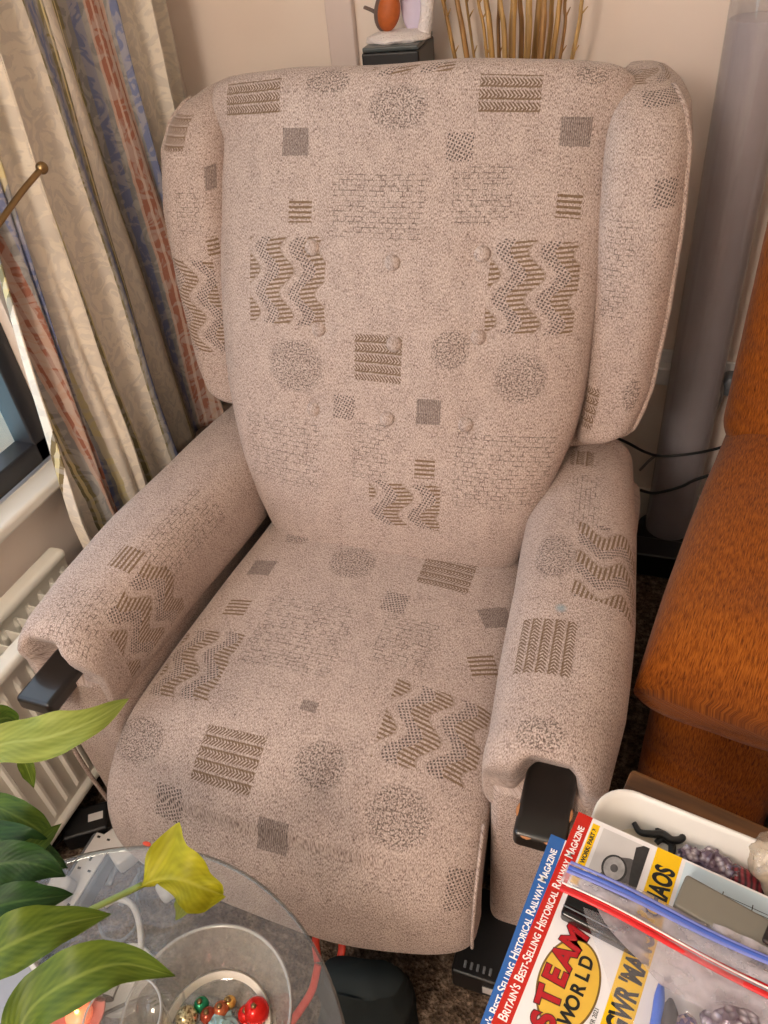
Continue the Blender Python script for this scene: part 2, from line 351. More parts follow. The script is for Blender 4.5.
# patch tables in cloth coordinates (metres): kind, centre u, centre v, half u, half v, angle
#PATCH-BEGIN
PATCH = {'back_cushion': [('herring', 0.2458, 0.8681, 0.0571, 0.0268, -3.142), ('speckle', 0.1051, 0.8861, 0.038, 0.0202, -3.142), ('speckle', -0.0146, 0.8465, 0.0476, 0.031, -3.142), ('wave', -0.0314, 0.9024, 0.0662, 0.0108, -3.142), ('herring', -0.1821, 0.8613, 0.0453, 0.0265, 3.142), ('block', 0.1609, 0.7995, 0.0248, 0.021, -3.142), ('dots', -0.1132, 0.7889, 0.021, 0.0208, -3.142), ('block', -0.2806, 0.8113, 0.0233, 0.0198, 3.142), ('bricks', 0.0139, 0.7041, 0.0791, 0.0497, 3.142), ('bricks', -0.153, 0.7218, 0.0447, 0.043, 3.142), ('stripes', 0.1474, 0.6946, 0.0218, 0.0186, 3.142), ('stripes', -0.2835, 0.7106, 0.0194, 0.0181, 3.142), ('wave', 0.172, 0.582, 0.0749, 0.0719, 3.142), ('wave', -0.2427, 0.5893, 0.0696, 0.0712, 3.142), ('herring', 0.0002, 0.4669, 0.0423, 0.0393, 3.142), ('speckle', 0.1548, 0.4404, 0.0524, 0.0469, 3.142), ('speckle', -0.1227, 0.4902, 0.0311, 0.0315, -3.142), ('speckle', -0.2371, 0.4478, 0.0416, 0.0413, 3.142), ('dots', 0.0603, 0.3788, 0.0204, 0.0208, 3.142), ('block', -0.0921, 0.3865, 0.0211, 0.0219, 3.142), ('bricks', 0.1857, 0.2834, 0.0805, 0.063, 3.142), ('stripes', -0.0921, 0.2879, 0.0179, 0.0175, 3.142), ('wave', -0.058, 0.2165, 0.0647, 0.0437, 3.142), ('bricks', -0.224, 0.2917, 0.0836, 0.0651, -3.142), ('bricks', 0.007, 0.3061, 0.0331, 0.0489, 3.142), ('speckle', -0.2949, 0.8903, 0.0248, 0.015, 3.142)],
 'seat_cushion': [('wave', 0.0199, 0.1348, 0.0637, 0.0192, -3.142), ('speckle', 0.1649, 0.1484, 0.0272, 0.0247, -3.142), ('speckle', 0.0316, 0.2027, 0.0438, 0.0397, -3.142), ('herring', -0.1408, 0.1829, 0.0466, 0.0368, -3.142), ('block', 0.2012, 0.2408, 0.025, 0.0202, -3.142), ('dots', -0.0743, 0.2756, 0.0213, 0.0226, -3.142), ('block', -0.2444, 0.2462, 0.028, 0.0203, -2.525), ('bricks', 0.0598, 0.3824, 0.0814, 0.0759, -3.142), ('bricks', -0.1162, 0.3504, 0.0459, 0.0552, -3.142), ('stripes', 0.2005, 0.3455, 0.0229, 0.0202, -3.142), ('stripes', -0.2475, 0.3509, 0.0237, 0.0202, -2.623), ('wave', -0.2037, 0.4905, 0.0756, 0.0677, -3.142), ('wave', 0.2166, 0.4689, 0.0644, 0.0697, 3.142), ('herring', 0.0807, 0.6092, 0.0516, 0.0402, -3.142), ('block', -0.0161, 0.6843, 0.0243, 0.0179, -3.142), ('dots', 0.1628, 0.6859, 0.0253, 0.0223, -3.142), ('speckle', -0.0618, 0.5863, 0.0385, 0.0326, -3.142), ('speckle', -0.1891, 0.6236, 0.0458, 0.0423, -3.142), ('speckle', 0.2589, 0.6136, 0.06, 0.038, -3.142), ('dots', -0.2898, 0.7022, 0.0204, 0.0334, 3.142), ('block', -0.0125, 0.5089, 0.0137, 0.0095, -3.142)],
 'arm_left': [('stripes', 0.0391, 0.5644, 0.0249, 0.0215, -1.571), ('wave', 0.1331, 0.6102, 0.0771, 0.0649, -1.571), ('bricks', 0.0336, 0.6908, 0.0585, 0.0466, -1.571), ('bricks', 0.0842, 0.4575, 0.0922, 0.0458, -1.571)],
 'arm_right': [('speckle', 0.0341, 0.3964, 0.0328, 0.0498, -3.142), ('wave', -0.0538, 0.3953, 0.0851, 0.0572, -1.571), ('herring', 0.0248, 0.5765, 0.0479, 0.0408, -1.571), ('speckle', 0.0078, 0.7137, 0.0315, 0.0235, -3.142), ('herring', 0.0095, 0.1414, 0.0222, 0.0204, -1.571), ('bricks', -0.0029, 0.256, 0.0661, 0.0239, -1.571)],
 'wing_left': [('herring', -0.0206, 0.5512, 0.0244, 0.0339, 0.0), ('stripes', 0.0474, 0.3601, 0.0122, 0.017, 0.0), ('wave', -0.0091, 0.2499, 0.0513, 0.0879, 0.0), ('block', 0.054, 0.4715, 0.0119, 0.0196, 0.0), ('bricks', 0.008, 0.4197, 0.0238, 0.0381, 0.0)],
 'wing_right': [('wave', -0.0127, 0.663, 0.0645, 0.0283, -3.142), ('dots', -0.0344, 0.5998, 0.0375, 0.0182, -3.142), ('dots', -0.0368, 0.4606, 0.019, 0.0202, -3.142), ('bricks', 0.0206, 0.352, 0.0218, 0.0747, 3.142), ('herring', 0.0346, 0.1205, 0.0133, 0.038, 3.142), ('speckle', -0.0304, 0.1521, 0.0141, 0.0286, -3.142)]}
#PATCH-END
P = lambda k: PATCH.get(k, [])

WOODBLK = NT('black_wood')
def _wood():
    q = WOODBLK; tc = q.n('ShaderNodeTexCoord')
    n1 = q.n('ShaderNodeTexNoise', i={'Scale': 60.0, 'Detail': 4.0}); q.l(tc.outputs['Object'], n1.inputs['Vector'])
    q.b.inputs['Base Color'].default_value = (.012, .010, .009, 1); q.b.inputs['Roughness'].default_value = .28; q.b.inputs['Coat Weight'].default_value = .5
    bp = q.n('ShaderNodeBump', i={'Strength': .15, 'Distance': .001}); q.l(n1.outputs['Fac'], bp.inputs['Height']); q.l(bp.outputs[0], q.b.inputs['Normal'])
_wood(); M_WOODBLK = WOODBLK.m
M_RAWWOOD = plain('chipped_wood', srgb(196, 132, 84), .7, noise_amt=.3, scale=300)
M_FPLAIN = fabric('upholstery_plain', [])
M_BLACK = plain('black_plastic', (.010, .010, .011, 1), .4)
M_BLACKGLOSS = plain('black_gloss', (.008, .009, .009, 1), .12)
M_WHITE = plain('white_plastic', srgb(226, 222, 220), .35, noise_amt=.02)
M_GREYP = plain('grey_plastic', srgb(112, 116, 122), .45)
M_DARK = plain('dark_steel', (.015, .014, .014, 1), .5)

# ================================================================== SETTING
XW, YW, HC = -.65, .66, 2.40
def _wallmat():
    q = NT('painted_wall'); tc = q.n('ShaderNodeTexCoord')
    n1 = q.n('ShaderNodeTexNoise', i={'Scale': 2.5, 'Detail': 3.0}); q.l(tc.outputs['Object'], n1.inputs['Vector'])
    cr = q.n('ShaderNodeValToRGB'); e = cr.color_ramp.elements; e[0].position = .35; e[0].color = srgb(240, 222, 208); e[1].position = .7; e[1].color = srgb(245, 230, 217)
    q.l(n1.outputs['Fac'], cr.inputs['Fac']); q.l(cr.outputs['Color'], q.b.inputs['Base Color']); q.b.inputs['Roughness'].default_value = .8
    n2 = q.n('ShaderNodeTexNoise', i={'Scale': 140.0, 'Detail': 4.0}); q.l(tc.outputs['Object'], n2.inputs['Vector'])
    bp = q.n('ShaderNodeBump', i={'Strength': .12, 'Distance': .002}); q.l(n2.outputs['Fac'], bp.inputs['Height']); q.l(bp.outputs[0], q.b.inputs['Normal'])
    return q.m
M_WALL = _wallmat()
def _carpet():
    q = NT('carpet'); tc = q.n('ShaderNodeTexCoord')
    v = q.n('ShaderNodeTexVoronoi', i={'Scale': 170.0}); q.l(tc.outputs['Object'], v.inputs['Vector'])
    n1 = q.n('ShaderNodeTexNoise', i={'Scale': 60.0, 'Detail': 6.0, 'Roughness': .8}); q.l(tc.outputs['Object'], n1.inputs['Vector'])
    cr = q.n('ShaderNodeValToRGB'); e = cr.color_ramp.elements
    e[0].position = .34; e[0].color = srgb(48, 37, 30); e[1].position = .66; e[1].color = srgb(156, 134, 116); x = e.new(.5); x.color = srgb(100, 82, 68)
    q.l(n1.outputs['Fac'], cr.inputs['Fac']); q.l(cr.outputs['Color'], q.b.inputs['Base Color']); q.b.inputs['Roughness'].default_value = 1; q.b.inputs['Specular IOR Level'].default_value = .1
    bp = q.n('ShaderNodeBump', i={'Strength': 1.0, 'Distance': .004}); q.l(v.outputs['Distance'], bp.inputs['Height']); q.l(bp.outputs[0], q.b.inputs['Normal'])
    return q.m
X1, Y0 = 2.6, -3.2
struct(box('floor', ((XW + X1) / 2 - .1, (Y0 + YW) / 2, -.05), (X1 - XW + .5, YW - Y0 + .4, .1), _carpet(), bevel=0))
struct(box('ceiling', ((XW + X1) / 2 - .1, (Y0 + YW) / 2, HC + .05), (X1 - XW + .5, YW - Y0 + .4, .1), plain('ceiling_paint', srgb(235, 228, 216), .9), bevel=0))
struct(box('wall_back', ((XW + X1) / 2 - .1, YW + .05, HC / 2), (X1 - XW + .5, .1, HC), M_WALL, bevel=0))
struct(box('wall_right', (X1 + .05, (Y0 + YW) / 2, HC / 2), (.1, YW - Y0, HC), M_WALL, bevel=0))
struct(box('wall_front', ((XW + X1) / 2 - .1, Y0 - .05, HC / 2), (X1 - XW + .5, .1, HC), M_WALL, bevel=0))
WY0, WY1, WZ0, WZ1 = -2.3, -.06, .545, 2.1
bm = bmesh.new()
add_box(bm, (XW - .1, (Y0 + WY0) / 2, HC / 2), (.2, WY0 - Y0, HC)); add_box(bm, (XW - .1, (WY1 + YW) / 2, HC / 2), (.2, YW - WY1, HC))
add_box(bm, (XW - .1, (WY0 + WY1) / 2, WZ0 / 2), (.2, WY1 - WY0, WZ0)); add_box(bm, (XW - .1, (WY0 + WY1) / 2, (WZ1 + HC) / 2), (.2, WY1 - WY0, HC - WZ1))
struct(bm_obj('wall_left', bm, M_WALL, smooth=False, autosmooth=False))
M_TRIM = plain('white_gloss_paint', srgb(232, 224, 212), .3, noise_amt=.02)
M_FRAME = plain('dark_window_frame', srgb(46, 44, 46), .35)
wn = thing('window_1', '', ''); del wn['label']; del wn['category']; struct(wn)
sill = box('window_sill', (XW + .010, (WY0 + WY1) / 2, WZ0 + .012), (.06, WY1 - WY0 + .10, .026), M_TRIM, wn, bevel=.008, seg=3)
bm = bmesh.new(); fx = XW - .046; T = .045
add_box(bm, (fx, (WY0 + WY1) / 2, WZ0 + .025 + T / 2), (.05, WY1 - WY0, T)); add_box(bm, (fx, (WY0 + WY1) / 2, WZ1 - T / 2), (.05, WY1 - WY0, T))
for yy in (WY0 + T / 2, WY1 - T / 2, (WY0 + WY1) / 2): add_box(bm, (fx, yy, (WZ0 + WZ1) / 2), (.05, T, WZ1 - WZ0 - .05))
bm_obj('window_frame', bm, M_FRAME, wn, bevel=.004)
box('window_glass', (fx - .01, (WY0 + WY1) / 2, (WZ0 + WZ1) / 2), (.006, WY1 - WY0 - .02, WZ1 - WZ0 - .04), glassy('window_pane', (.95, .98, .98, 1), .02), wn, bevel=0)
# boxed pipe on the back wall and skirting
struct(box('trim_1', (-.252, YW - .010, HC / 2), (.058, .020, HC), plain('pipe_box_paint', srgb(226, 208, 200), .6, noise_amt=.02), bevel=.004))
struct(box('baseboard_back', ((XW + X1) / 2, YW - .008, .06), (X1 - XW, .016, .12), M_TRIM, bevel=.004))
struct(box('baseboard_left', (XW + .008, (Y0 + YW) / 2, .06), (.016, YW - Y0, .12), M_TRIM, bevel=.004))

# ================================================================== ARMCHAIR
chair = thing('wing_armchair', 'large beige patterned wing-back armchair with a buttoned back and dark wooden arm ends', 'armchair')
# --- back cushion
EDGE = [(.40, -.005, .245), (.444, -.005, .262), (.547, .018, .293), (.665, .072, .328), (.824, .125, .336), (.979, .200, .338), (1.055, .234, .334), (1.10, .252, .352), (1.155, .285, .350)]
n, mm = 130, 120
pathp = catmull([(e[2], e[1], e[0]) for e in EDGE], n)
sc = round_end(n, .07, .07, 2.0)
BUT = [(313, 247), (395, 260), (482, 255), (318, 330), (395, 343), (477, 340), (313, 410), (389, 416), (465, 426)]
rings = []
for i, p in enumerate(pathp):
    a = pathp[max(i - 1, 0)]; b = pathp[min(i + 1, n - 1)]
    t = Vector((0, b.y - a.y, b.z - a.z)).normalized(); nrm = Vector((0, -t.z, t.y))
    th = interp([(.40, .075), (.55, .09), (.8, .085), (1.0, .085), (1.06, .078), (1.11, .085), (1.16, .07)], p.z)
    hw = p.x * (1 - .3 * (1 - sc[i])) if i > n / 2 else p.x * (1 - .06 * (1 - sc[i]))
    rings.append(ring(Vector((0, p.y + .035, p.z)), Vector((1, 0, 0)), nrm, hw, th * sc[i], mm, 3.0))
cushion_front = lambda z: interp([(e[0], e[1]) for e in EDGE], z)
def bdef(p, i, k):
    f = 1.0 if p.y < cushion_front(p.z) + .035 else 0.0
    q = p.copy()
    if f:
        q.y -= .012 * math.cos(min(1, abs(p.x) / .33) * PI / 2)          # crown
        w = noise.noise(Vector((p.x * 7, p.z * 5, 1.3))) * .006 + noise.noise(Vector((p.x * 18, p.z * 14, 4.0))) * .002
        q.y += w
        # soft vertical creases under the buttons
        for bx, s in ((-.035, 1.0), (.0, .8), (.12, .4)):
            q.y += .006 * s * math.exp(-((p.x - bx - .02 * math.sin(p.z * 9)) / .014) ** 2) * max(0, min(1, (.70 - p.z) / .12)) * max(0, min(1, (p.z - .47) / .05))
        for (bx, bz) in BPOS:
            d2 = (p.x - bx) ** 2 + (p.z - bz) ** 2
            q.y += .010 * math.exp(-d2 / .0006)
    q.z += .008 * noise.noise(Vector((p.x * 5, 0, 3))) * max(0, (p.z - 1.0) / .15)
    return q
BPOS = []
for (px, py) in BUT:
    best = None
    for s in range(200):                      # march along the sight line to the cushion plane
        y = -.1 + s * .003; c = at(px, py, y=y)
        if y >= cushion_front(c.z) - .062 and best is None: best = c
    BPOS.append((best.x, best.z))
cush = loft('back_cushion', rings, fabric('upholstery_back', P('back_cushion')), chair, bdef)
# buttons
from mathutils.bvhtree import BVHTree
bvh = BVHTree.FromPolygons([v.co.copy() for v in cush.data.vertices], [tuple(p.vertices) for p in cush.data.polygons])
for (bx, bz) in BPOS:
    hit, nor, _, _ = bvh.ray_cast(Vector((bx, -.6, bz)), Vector((0, 1, 0)))
    R = nor.to_track_quat('Z', 'Y').to_matrix().to_4x4()
    o = lathe('button', [(0, .0070), (.005, .0065), (.010, .0048), (.013, .001), (.013, -.004), (0, -.006)], M_FPLAIN, cush, 24, Matrix.Translation(hit + nor * .0005) @ R)
    o['label'] = 'fabric-covered button'
    ul = o.data.uv_layers.new(name='UVMap')
    for lp in o.data.loops:
        co = o.data.vertices[lp.vertex_index].co; ul.data[lp.index].uv = (co.x, co.z)
# --- seat
SP = [(.06, .365), (-.10, .362), (-.25, .358), (-.38, .352), (-.47, .335), (-.525, .29), (-.545, .23), (-.548, .185)]
n = 110; pp = catmull([(0, a, b) for a, b in SP], n); sc = round_end(n, .03, .05, 2.2); rings = []
for i, p in enumerate(pp):
    a = pp[max(i - 1, 0)]; b = pp[min(i + 1, n - 1)]; t = (b - a).normalized(); nrm = Vector((0, t.z, -t.y))
    hw = interp([(-.6, .312), (-.45, .305), (-.2, .284), (0, .268), (.06, .262)], p.y)
    rings.append(ring(p.copy(), Vector((1, 0, 0)), nrm, hw * (.97 + .03 * sc[i]), .062 * sc[i], mm, 3.4))
def sdef(p, i, k):
    q = p.copy(); top = 1 if (k > 30 and k < 90) else 0
    if top:
        c = math.cos(min(1, abs(p.x) / .3) * PI / 2)
        if i < 75: q.z += .018 * c + .004 * noise.noise(Vector((p.x * 6, p.y * 6, 7)))
        f = max(0, min(1, (i - 55) / 30)); q.y -= f * (.006 + .018 * c) - f * .008 * noise.noise(Vector((p.x * 7, p.z * 6, 2)))
    if i > 85: q.z -= (.02 * math.sin((p.x + .3) * 5.0)) * (i - 85) / 25
    return q
seat = loft('seat_cushion', rings, fabric('upholstery_seat', P('seat_cushion')), chair, sdef)
tube('piping', [(.304, -.49, .375), (.309, -.552, .335), (.310, -.583, .27), (.309, -.588, .21)], .0026, M_FPLAIN, seat, 8, 20)
# --- arms
OUT = [(-.53, .452), (-.45, .458), (-.35, .467), (-.20, .466), (0, .450), (.18, .428), (.25, .42)]
INN = [(-.53, .292), (-.43, .296), (-.32, .285), (-.17, .276), (0, .262), (.25, .255)]
def arm(sgn, key):
    nn = 120; rings = []; scs = round_end(nn, .03, .085, 2.0)
    for i in range(nn):
        y = .22 - (.22 + .500) * i / (nn - 1)
        o_, i_ = interp(OUT, y), interp(INN, y); f = scs[i]
        c = Vector((sgn * (o_ + i_) / 2, y, .478 + .018 * (1 - f) - .012 * max(0, (-y - .25) / .25)))
        rings.append(ring(c, Vector((sgn, 0, 0)), Vector((0, 0, 1)), (o_ - i_) / 2 * (.80 + .2 * f), .098 * (.30 + .7 * f), 120, 2.7, 3.2))
    last = rings[-1]; cc = sum(last, Vector()) / len(last)
    for q_ in (.96, .9, .8, .65, .5, .35, .2, .05): rings.append([cc + (v - cc) * q_ - Vector((0, .004 * (1 - q_), 0)) for v in last])
    xw = .386 * sgn
    def ad(p, i, k):
        q = p.copy()
        if q.z > .5: q.z += .005 * noise.noise(Vector((p.x * 9, p.y * 5, 3 + sgn)))
        else: q.x += .003 * noise.noise(Vector((p.y * 7, p.z * 9, 3 + sgn)))
        d = abs(p.x - xw)
        if p.y < -.40:
            e = max(0, min(1, (d - .022) / .026)); e = e * e * (3 - 2 * e)
            h = max(0, p.z - .478)
            ymin = -.438 - h * .62 * (1 - .4 * e) - .040 * e
            q.y = .5 * (q.y + ymin + math.sqrt((q.y - ymin) ** 2 + .008 ** 2))
        if p.y < -.36 and sgn > 0 and p.z < .50 and p.x > .43: q.z -= .0
        return q
    pad = loft('arm_pad', rings, fabric('upholstery_arm_' + key, P('arm_' + key), extra=(ARMSTAIN if key == 'right' else None)), chair, ad)
    # side and front panel under the pad
    pr = []
    for i in range(60):
        z = .46 - (.46 - .045) * i / 59
        f = round_end(60, .0001, .03, 2)[i]
        hx = .073 * (1 - .03 * (1 - f)); hy = .355
        pr.append(ring(Vector((sgn * (.372 + .003 * (1 - i / 59)), -.13, z)), Vector((sgn, 0, 0)), Vector((0, -1, 0)), hx, hy, 96, 9))
    loft('arm_panel', pr, M_FPLAIN, chair)
    w = box('arm_end', (xw, -.460, .4615), (.066, .17, .030), M_WOODBLK, chair, bevel=.008, seg=4)
    w['label'] = 'black wooden arm end'
    if sgn > 0:
        for (cx, cy, rx, ry) in ((.370, -.5405, .009, .005), (.402, -.5425, .010, .004), (.4165, -.50, .0035, .010), (.3545, -.51, .003, .009)):
            bm = bmesh.new(); bmesh.ops.create_icosphere(bm, subdivisions=3, radius=1)
            for v in bm.verts:
                v.co = Vector((v.co.x * rx * (1 + .35 * noise.noise(v.co * 2.3)), v.co.y * ry * (1 + .35 * noise.noise(v.co * 2.1 + Vector((5, 0, 0)))), v.co.z * .0012)) + Vector((cx, cy, .4752 - (.0025 if abs(cy + .5415) < .002 or cx > .41 or cx < .356 else 0)))
            bm_obj('worn_patch', bm, M_RAWWOOD, w, autosmooth=False)
    tube('arm_piping', [(sgn * .452, -.478, .40), (sgn * .454, -.482, .30), (sgn * .453, -.482, .16), (sgn * .450, -.478, .06)], .004, M_FPLAIN, chair, 8, 16)
ARMSTAIN = [(0.0136, 0.5075, .010, srgb(120, 160, 176))]
#STAINDATA
arm(-1, 'left'); arm(1, 'right')
# --- wings
WO = [(.604, .345, .098), (.610, .366, .104), (.616, .385, .108), (.634, .412, .118), (.67, .424, .126), (.707, .431, .132), (.835, .439, .146), (.96, .440, .163), (1.060, .434, .195), (1.100, .424, .228), (1.122, .410, .252), (1.138, .390, .280), (1.144, .375, .30)]
def wing(sgn, key):
    nn = 110; rings = []
    xo = [(a, b) for a, b, c in WO]; yo = [(a, c) for a, b, c in WO]
    sc = round_end(nn, .07, .09, 2.2)
    for i in range(nn):
        z = .602 + (1.142 - .602) * i / (nn - 1)
        x1 = interp(xo, z) + .008; y1 = interp(yo, z); f = sc[i]
        x0 = .318
        hy = .088
        cy = y1 + .072
        rings.append(ring(Vector((sgn * (x0 + x1) / 2, cy + .0 * f, z)), Vector((sgn, 0, 0)), Vector((0, -1, 0)), (x1 - x0) / 2 * (.55 + .45 * f), hy * (.25 + .75 * f), 100, 2.8))
    def wd(p, i, k):
        q = p.copy(); q.y += .004 * noise.noise(Vector((p.x * 10, p.z * 7, sgn * 5))); return q
    w = loft('wing', rings, fabric('upholstery_wing_' + key, P('wing_' + key)), chair, wd)
    pts = []
    for r_ in rings[4:-3]:
        c_ = sum(r_, Vector()) / len(r_); q_ = max(r_, key=lambda v: sgn * (v.x - c_.x) * 1.0 - (v.y - c_.y) * .28); pts.append(q_ + Vector((sgn * .001, -.001, 0)))
    tube('piping', pts, .0042, M_FPLAIN, w, 8, 100)
wing(-1, 'left'); wing(1, 'right')
# --- outside back shell, base, feet
bm = bmesh.new()
sh = [(.10, .20, .25), (.10, .36, .40)]
bp_ = [(.06, .12, .30, .30), (.45, .12, .30, .33), (.62, .155, .32, .36), (.80, .215, .36, .39), (1.0, .28, .40, .38), (1.10, .315, .42, .36), (1.13, .335, .41, .34)]
rr = []
for z, y0, y1, hx in bp_: rr.append(ring(Vector((0, (y0 + y1) / 2, z)), Vector((1, 0, 0)), Vector((0, -1, 0)), hx, (y1 - y0) / 2, 64, 8))
loft('outside_back', rr, M_FPLAIN, chair)
box('seat_base', (0, -.14, .19), (.58, .62, .22), M_DARK, chair, bevel=.01)
for sx in (-1, 1):
    for yy in (-.42, .16): lathe('foot', [(0, 0), (.018, 0), (.022, .05), (0, .05)], M_BLACK, chair, 20, Matrix.Translation((sx * .37, yy, 0)))
box('recliner_motor', (.315, -.51, .045), (.09, .14, .06), M_BLACK, chair, bevel=.005)
lb = box('warning_label', (.335, -.581, .045), (.028, .002, .022), M_WHITE, chair, bevel=0); lb['label'] = 'small white sticker'
for k in range(5): box('cable_clip', (.290 + k * .010, -.565, .077), (.004, .010, .006), M_GREYP, chair, bevel=.001)

# ================================================================== CURTAIN
def _curtain():
    q = NT('striped_curtain'); uv = q.n('ShaderNodeUVMap'); uv.uv_map = 'UVMap'; sx = q.n('ShaderNodeSeparateXYZ')
    q.l(uv.outputs[0], sx.inputs[0])
    nz = q.n('ShaderNodeTexNoise', i={'Scale': 40.0, 'Detail': 2.0}); q.l(uv.outputs[0], nz.inputs['Vector'])
    a = q.n('ShaderNodeMath', operation='MULTIPLY_ADD', i={1: .003, 2: -.0015}); q.l(nz.outputs['Fac'], a.inputs[0])
    u = q.n('ShaderNodeMath', operation='ADD'); q.l(sx.outputs[0], u.inputs[0]); q.l(a.outputs[0], u.inputs[1])
    cream = srgb(238, 226, 208); gold = srgb(128, 108, 70); gl = srgb(216, 200, 150); blue = srgb(122, 130, 164); rust = srgb(160, 104, 84); pink = srgb(196, 164, 146); ol = srgb(136, 126, 92); bg = srgb(146, 144, 142)
    S = [(-.30, cream), (-.158, gold), (-.154, gl), (-.150, gold), (-.146, cream), (-.112, ol), (-.109, gl), (-.106, ol), (-.103, bg), (-.096, pink), (-.090, rust), (-.086, pink), (-.080, rust), (-.076, pink), (-.069, rust), (-.064, bg), (-.056, blue), (-.035, bg), (-.030, gl), (-.024, cream),
         (.060, ol), (.0625, gl), (.0655, ol), (.068, gl), (.071, cream), (.126, ol), (.129, gl), (.132, bg), (.138, blue), (.163, bg), (.168, gl), (.171, ol), (.175, gl), (.179, ol), (.182, gl), (.185, cream),
         (.252, ol), (.255, gl)]
    S2 = [(.255, gl), (.258, ol), (.262, gl), (.266, ol), (.270, bg), (.284, blue), (.300, bg), (.306, pink), (.311, rust), (.316, pink), (.322, rust), (.328, pink), (.333, rust), (.339, pink), (.345, bg), (.352, blue), (.376, bg), (.382, gl), (.386, ol), (.391, gl), (.395, ol), (.400, cream)]
    lo, hi = -.30, .60
    def ramp(S_):
        cr = q.n('ShaderNodeValToRGB'); cr.color_ramp.interpolation = 'CONSTANT'; e = cr.color_ramp.elements
        e[0].position = (S_[0][0] - lo) / (hi - lo); e[0].color = S_[0][1]; e.remove(e[1])
        for p_, c in S_[1:]:
            x = e.new((p_ - lo) / (hi - lo)); x.color = c
        return cr
    mr = q.n('ShaderNodeMapRange', i={'From Min': lo, 'From Max': hi}); q.l(u.outputs[0], mr.inputs['Value'])
    A = ramp(S[:20]); Bq = ramp(S[19:]); Cq = ramp(S2)
    for r in (A, Bq, Cq): q.l(mr.outputs[0], r.inputs['Fac'])
    def pick(th, a_, b_):
        g = q.n('ShaderNodeMath', operation='GREATER_THAN', i={1: th}); q.l(u.outputs[0], g.inputs[0])
        mx = q.n('ShaderNodeMix', data_type='RGBA'); q.l(g.outputs[0], mx.inputs[0]); q.l(a_, mx.inputs[6]); q.l(b_, mx.inputs[7]); return mx.outputs[2]
    c = pick(-.018, A.outputs[0], Bq.outputs[0]); c = pick(.257, c, Cq.outputs[0])
    # damask flowers woven in a slightly darker tone
    mp = q.n('ShaderNodeMapping'); mp.inputs['Scale'].default_value = (38, 24, 1); q.l(uv.outputs[0], mp.inputs['Vector'])
    n2 = q.n('ShaderNodeTexNoise', i={'Scale': 1.0, 'Detail': 2.5, 'Distortion': 2.2}); q.l(mp.outputs[0], n2.inputs['Vector'])
    m2 = q.n('ShaderNodeMapRange', i={'From Min': .47, 'From Max': .55}); q.l(n2.outputs['Fac'], m2.inputs['Value'])
    v = q.n('ShaderNodeTexVoronoi', i={'Scale': 1.6}); v.feature = 'DISTANCE_TO_EDGE'; q.l(mp.outputs[0], v.inputs['Vector'])
    m3 = q.n('ShaderNodeMapRange', i={'From Min': .05, 'From Max': .0, 'To Max': .5}); q.l(v.outputs['Distance'], m3.inputs['Value'])
    ad = q.n('ShaderNodeMath', operation='MAXIMUM'); q.l(m2.outputs[0], ad.inputs[0]); q.l(m3.outputs[0], ad.inputs[1])
    sc_ = q.n('ShaderNodeMath', operation='MULTIPLY', i={1: .24}); q.l(ad.outputs[0], sc_.inputs[0])
    mx = q.n('ShaderNodeMix', data_type='RGBA'); mx.blend_type = 'MULTIPLY'; mx.inputs[7].default_value = (.72, .68, .64, 1); q.l(sc_.outputs[0], mx.inputs[0])
    fl = q.n('ShaderNodeMath', operation='MULTIPLY', i={1: .38}); q.l(m2.outputs[0], fl.inputs[0])
    ml = q.n('ShaderNodeMix', data_type='RGBA'); ml.inputs[7].default_value = srgb(214, 206, 198); q.l(fl.outputs[0], ml.inputs[0]); q.l(c, ml.inputs[6]); q.l(ml.outputs[2], mx.inputs[6])
    q.l(mx.outputs[2], q.b.inputs['Base Color']); q.b.inputs['Roughness'].default_value = .7; q.b.inputs['Specular IOR Level'].default_value = .3
    bp = q.n('ShaderNodeBump', i={'Strength': .3, 'Distance': .001}); q.l(ad.outputs[0], bp.inputs['Height']); q.l(bp.outputs[0], q.b.inputs['Normal'])
    return q.m
def curtain():
    me = D.meshes.new('curtain'); V = []; UV = []; F = []
    nu, nv = 400, 90; y0, y1 = -.190, .515
    for j in range(nv + 1):
        z = .40 + (2.2 - .40) * j / nv
        for i in range(nu + 1):
            t = i / nu; y = y0 + (y1 - y0) * t
            ph = (y * 7.6 + .35 * math.sin(y * 11 + 1)) * 2 * PI
            low = max(0, 1 - z / 1.6)
            amp = .016 + .006 * math.sin(y * 23 + z * 1.5)
            x = -.570 + amp * math.sin(ph + .35 * math.sin(z * 2.2 + y * 5)) + .010 * math.sin(ph * 2.3 + z * 3 + 1) * (.5 + low) + .010 * noise.noise(Vector((y * 6, z * 3, 0)))
            yy = y + .010 * math.sin(ph * 1.0 + PI / 3) + .010 * noise.noise(Vector((y * 5, z * 2.5, 9)))
            sh = .15 * max(0, z - .50) * max(0, 1 - t * 3); yy += sh           # left edge drawn back by the holdback
            V.append((x, yy, z)); UV.append((.65 * yy + .35 * (y + sh) + .012, z))
    for j in range(nv):
        for i in range(nu):
            a = j * (nu + 1) + i; F.append((a, a + 1, a + nu + 2, a + nu + 1))
    me.from_pydata(V, [], F); ul = me.uv_layers.new(name='UVMap')
    for p in me.polygons:
        for li in p.loop_indices: ul.data[li].uv = UV[me.loops[li].vertex_index]
    o = newobj('curtain', me, _curtain())
    s = o.modifiers.new('solid', 'SOLIDIFY'); s.thickness = .0025
    return tag(o, 'cream floral curtain with blue, gold and rust stripes hanging beside the window', 'curtain')
curtain()
M_BRASS = plain('aged_brass', srgb(150, 122, 84), .32, metal=1)
hb = thing('curtain_holdback', 'brass curtain holdback arm with a ball tip in front of the striped curtain', 'curtain holdback', (XW, -.24, 1.03))
a = at(42, 168, x=-.50); b = at(0, 222, x=-.50)
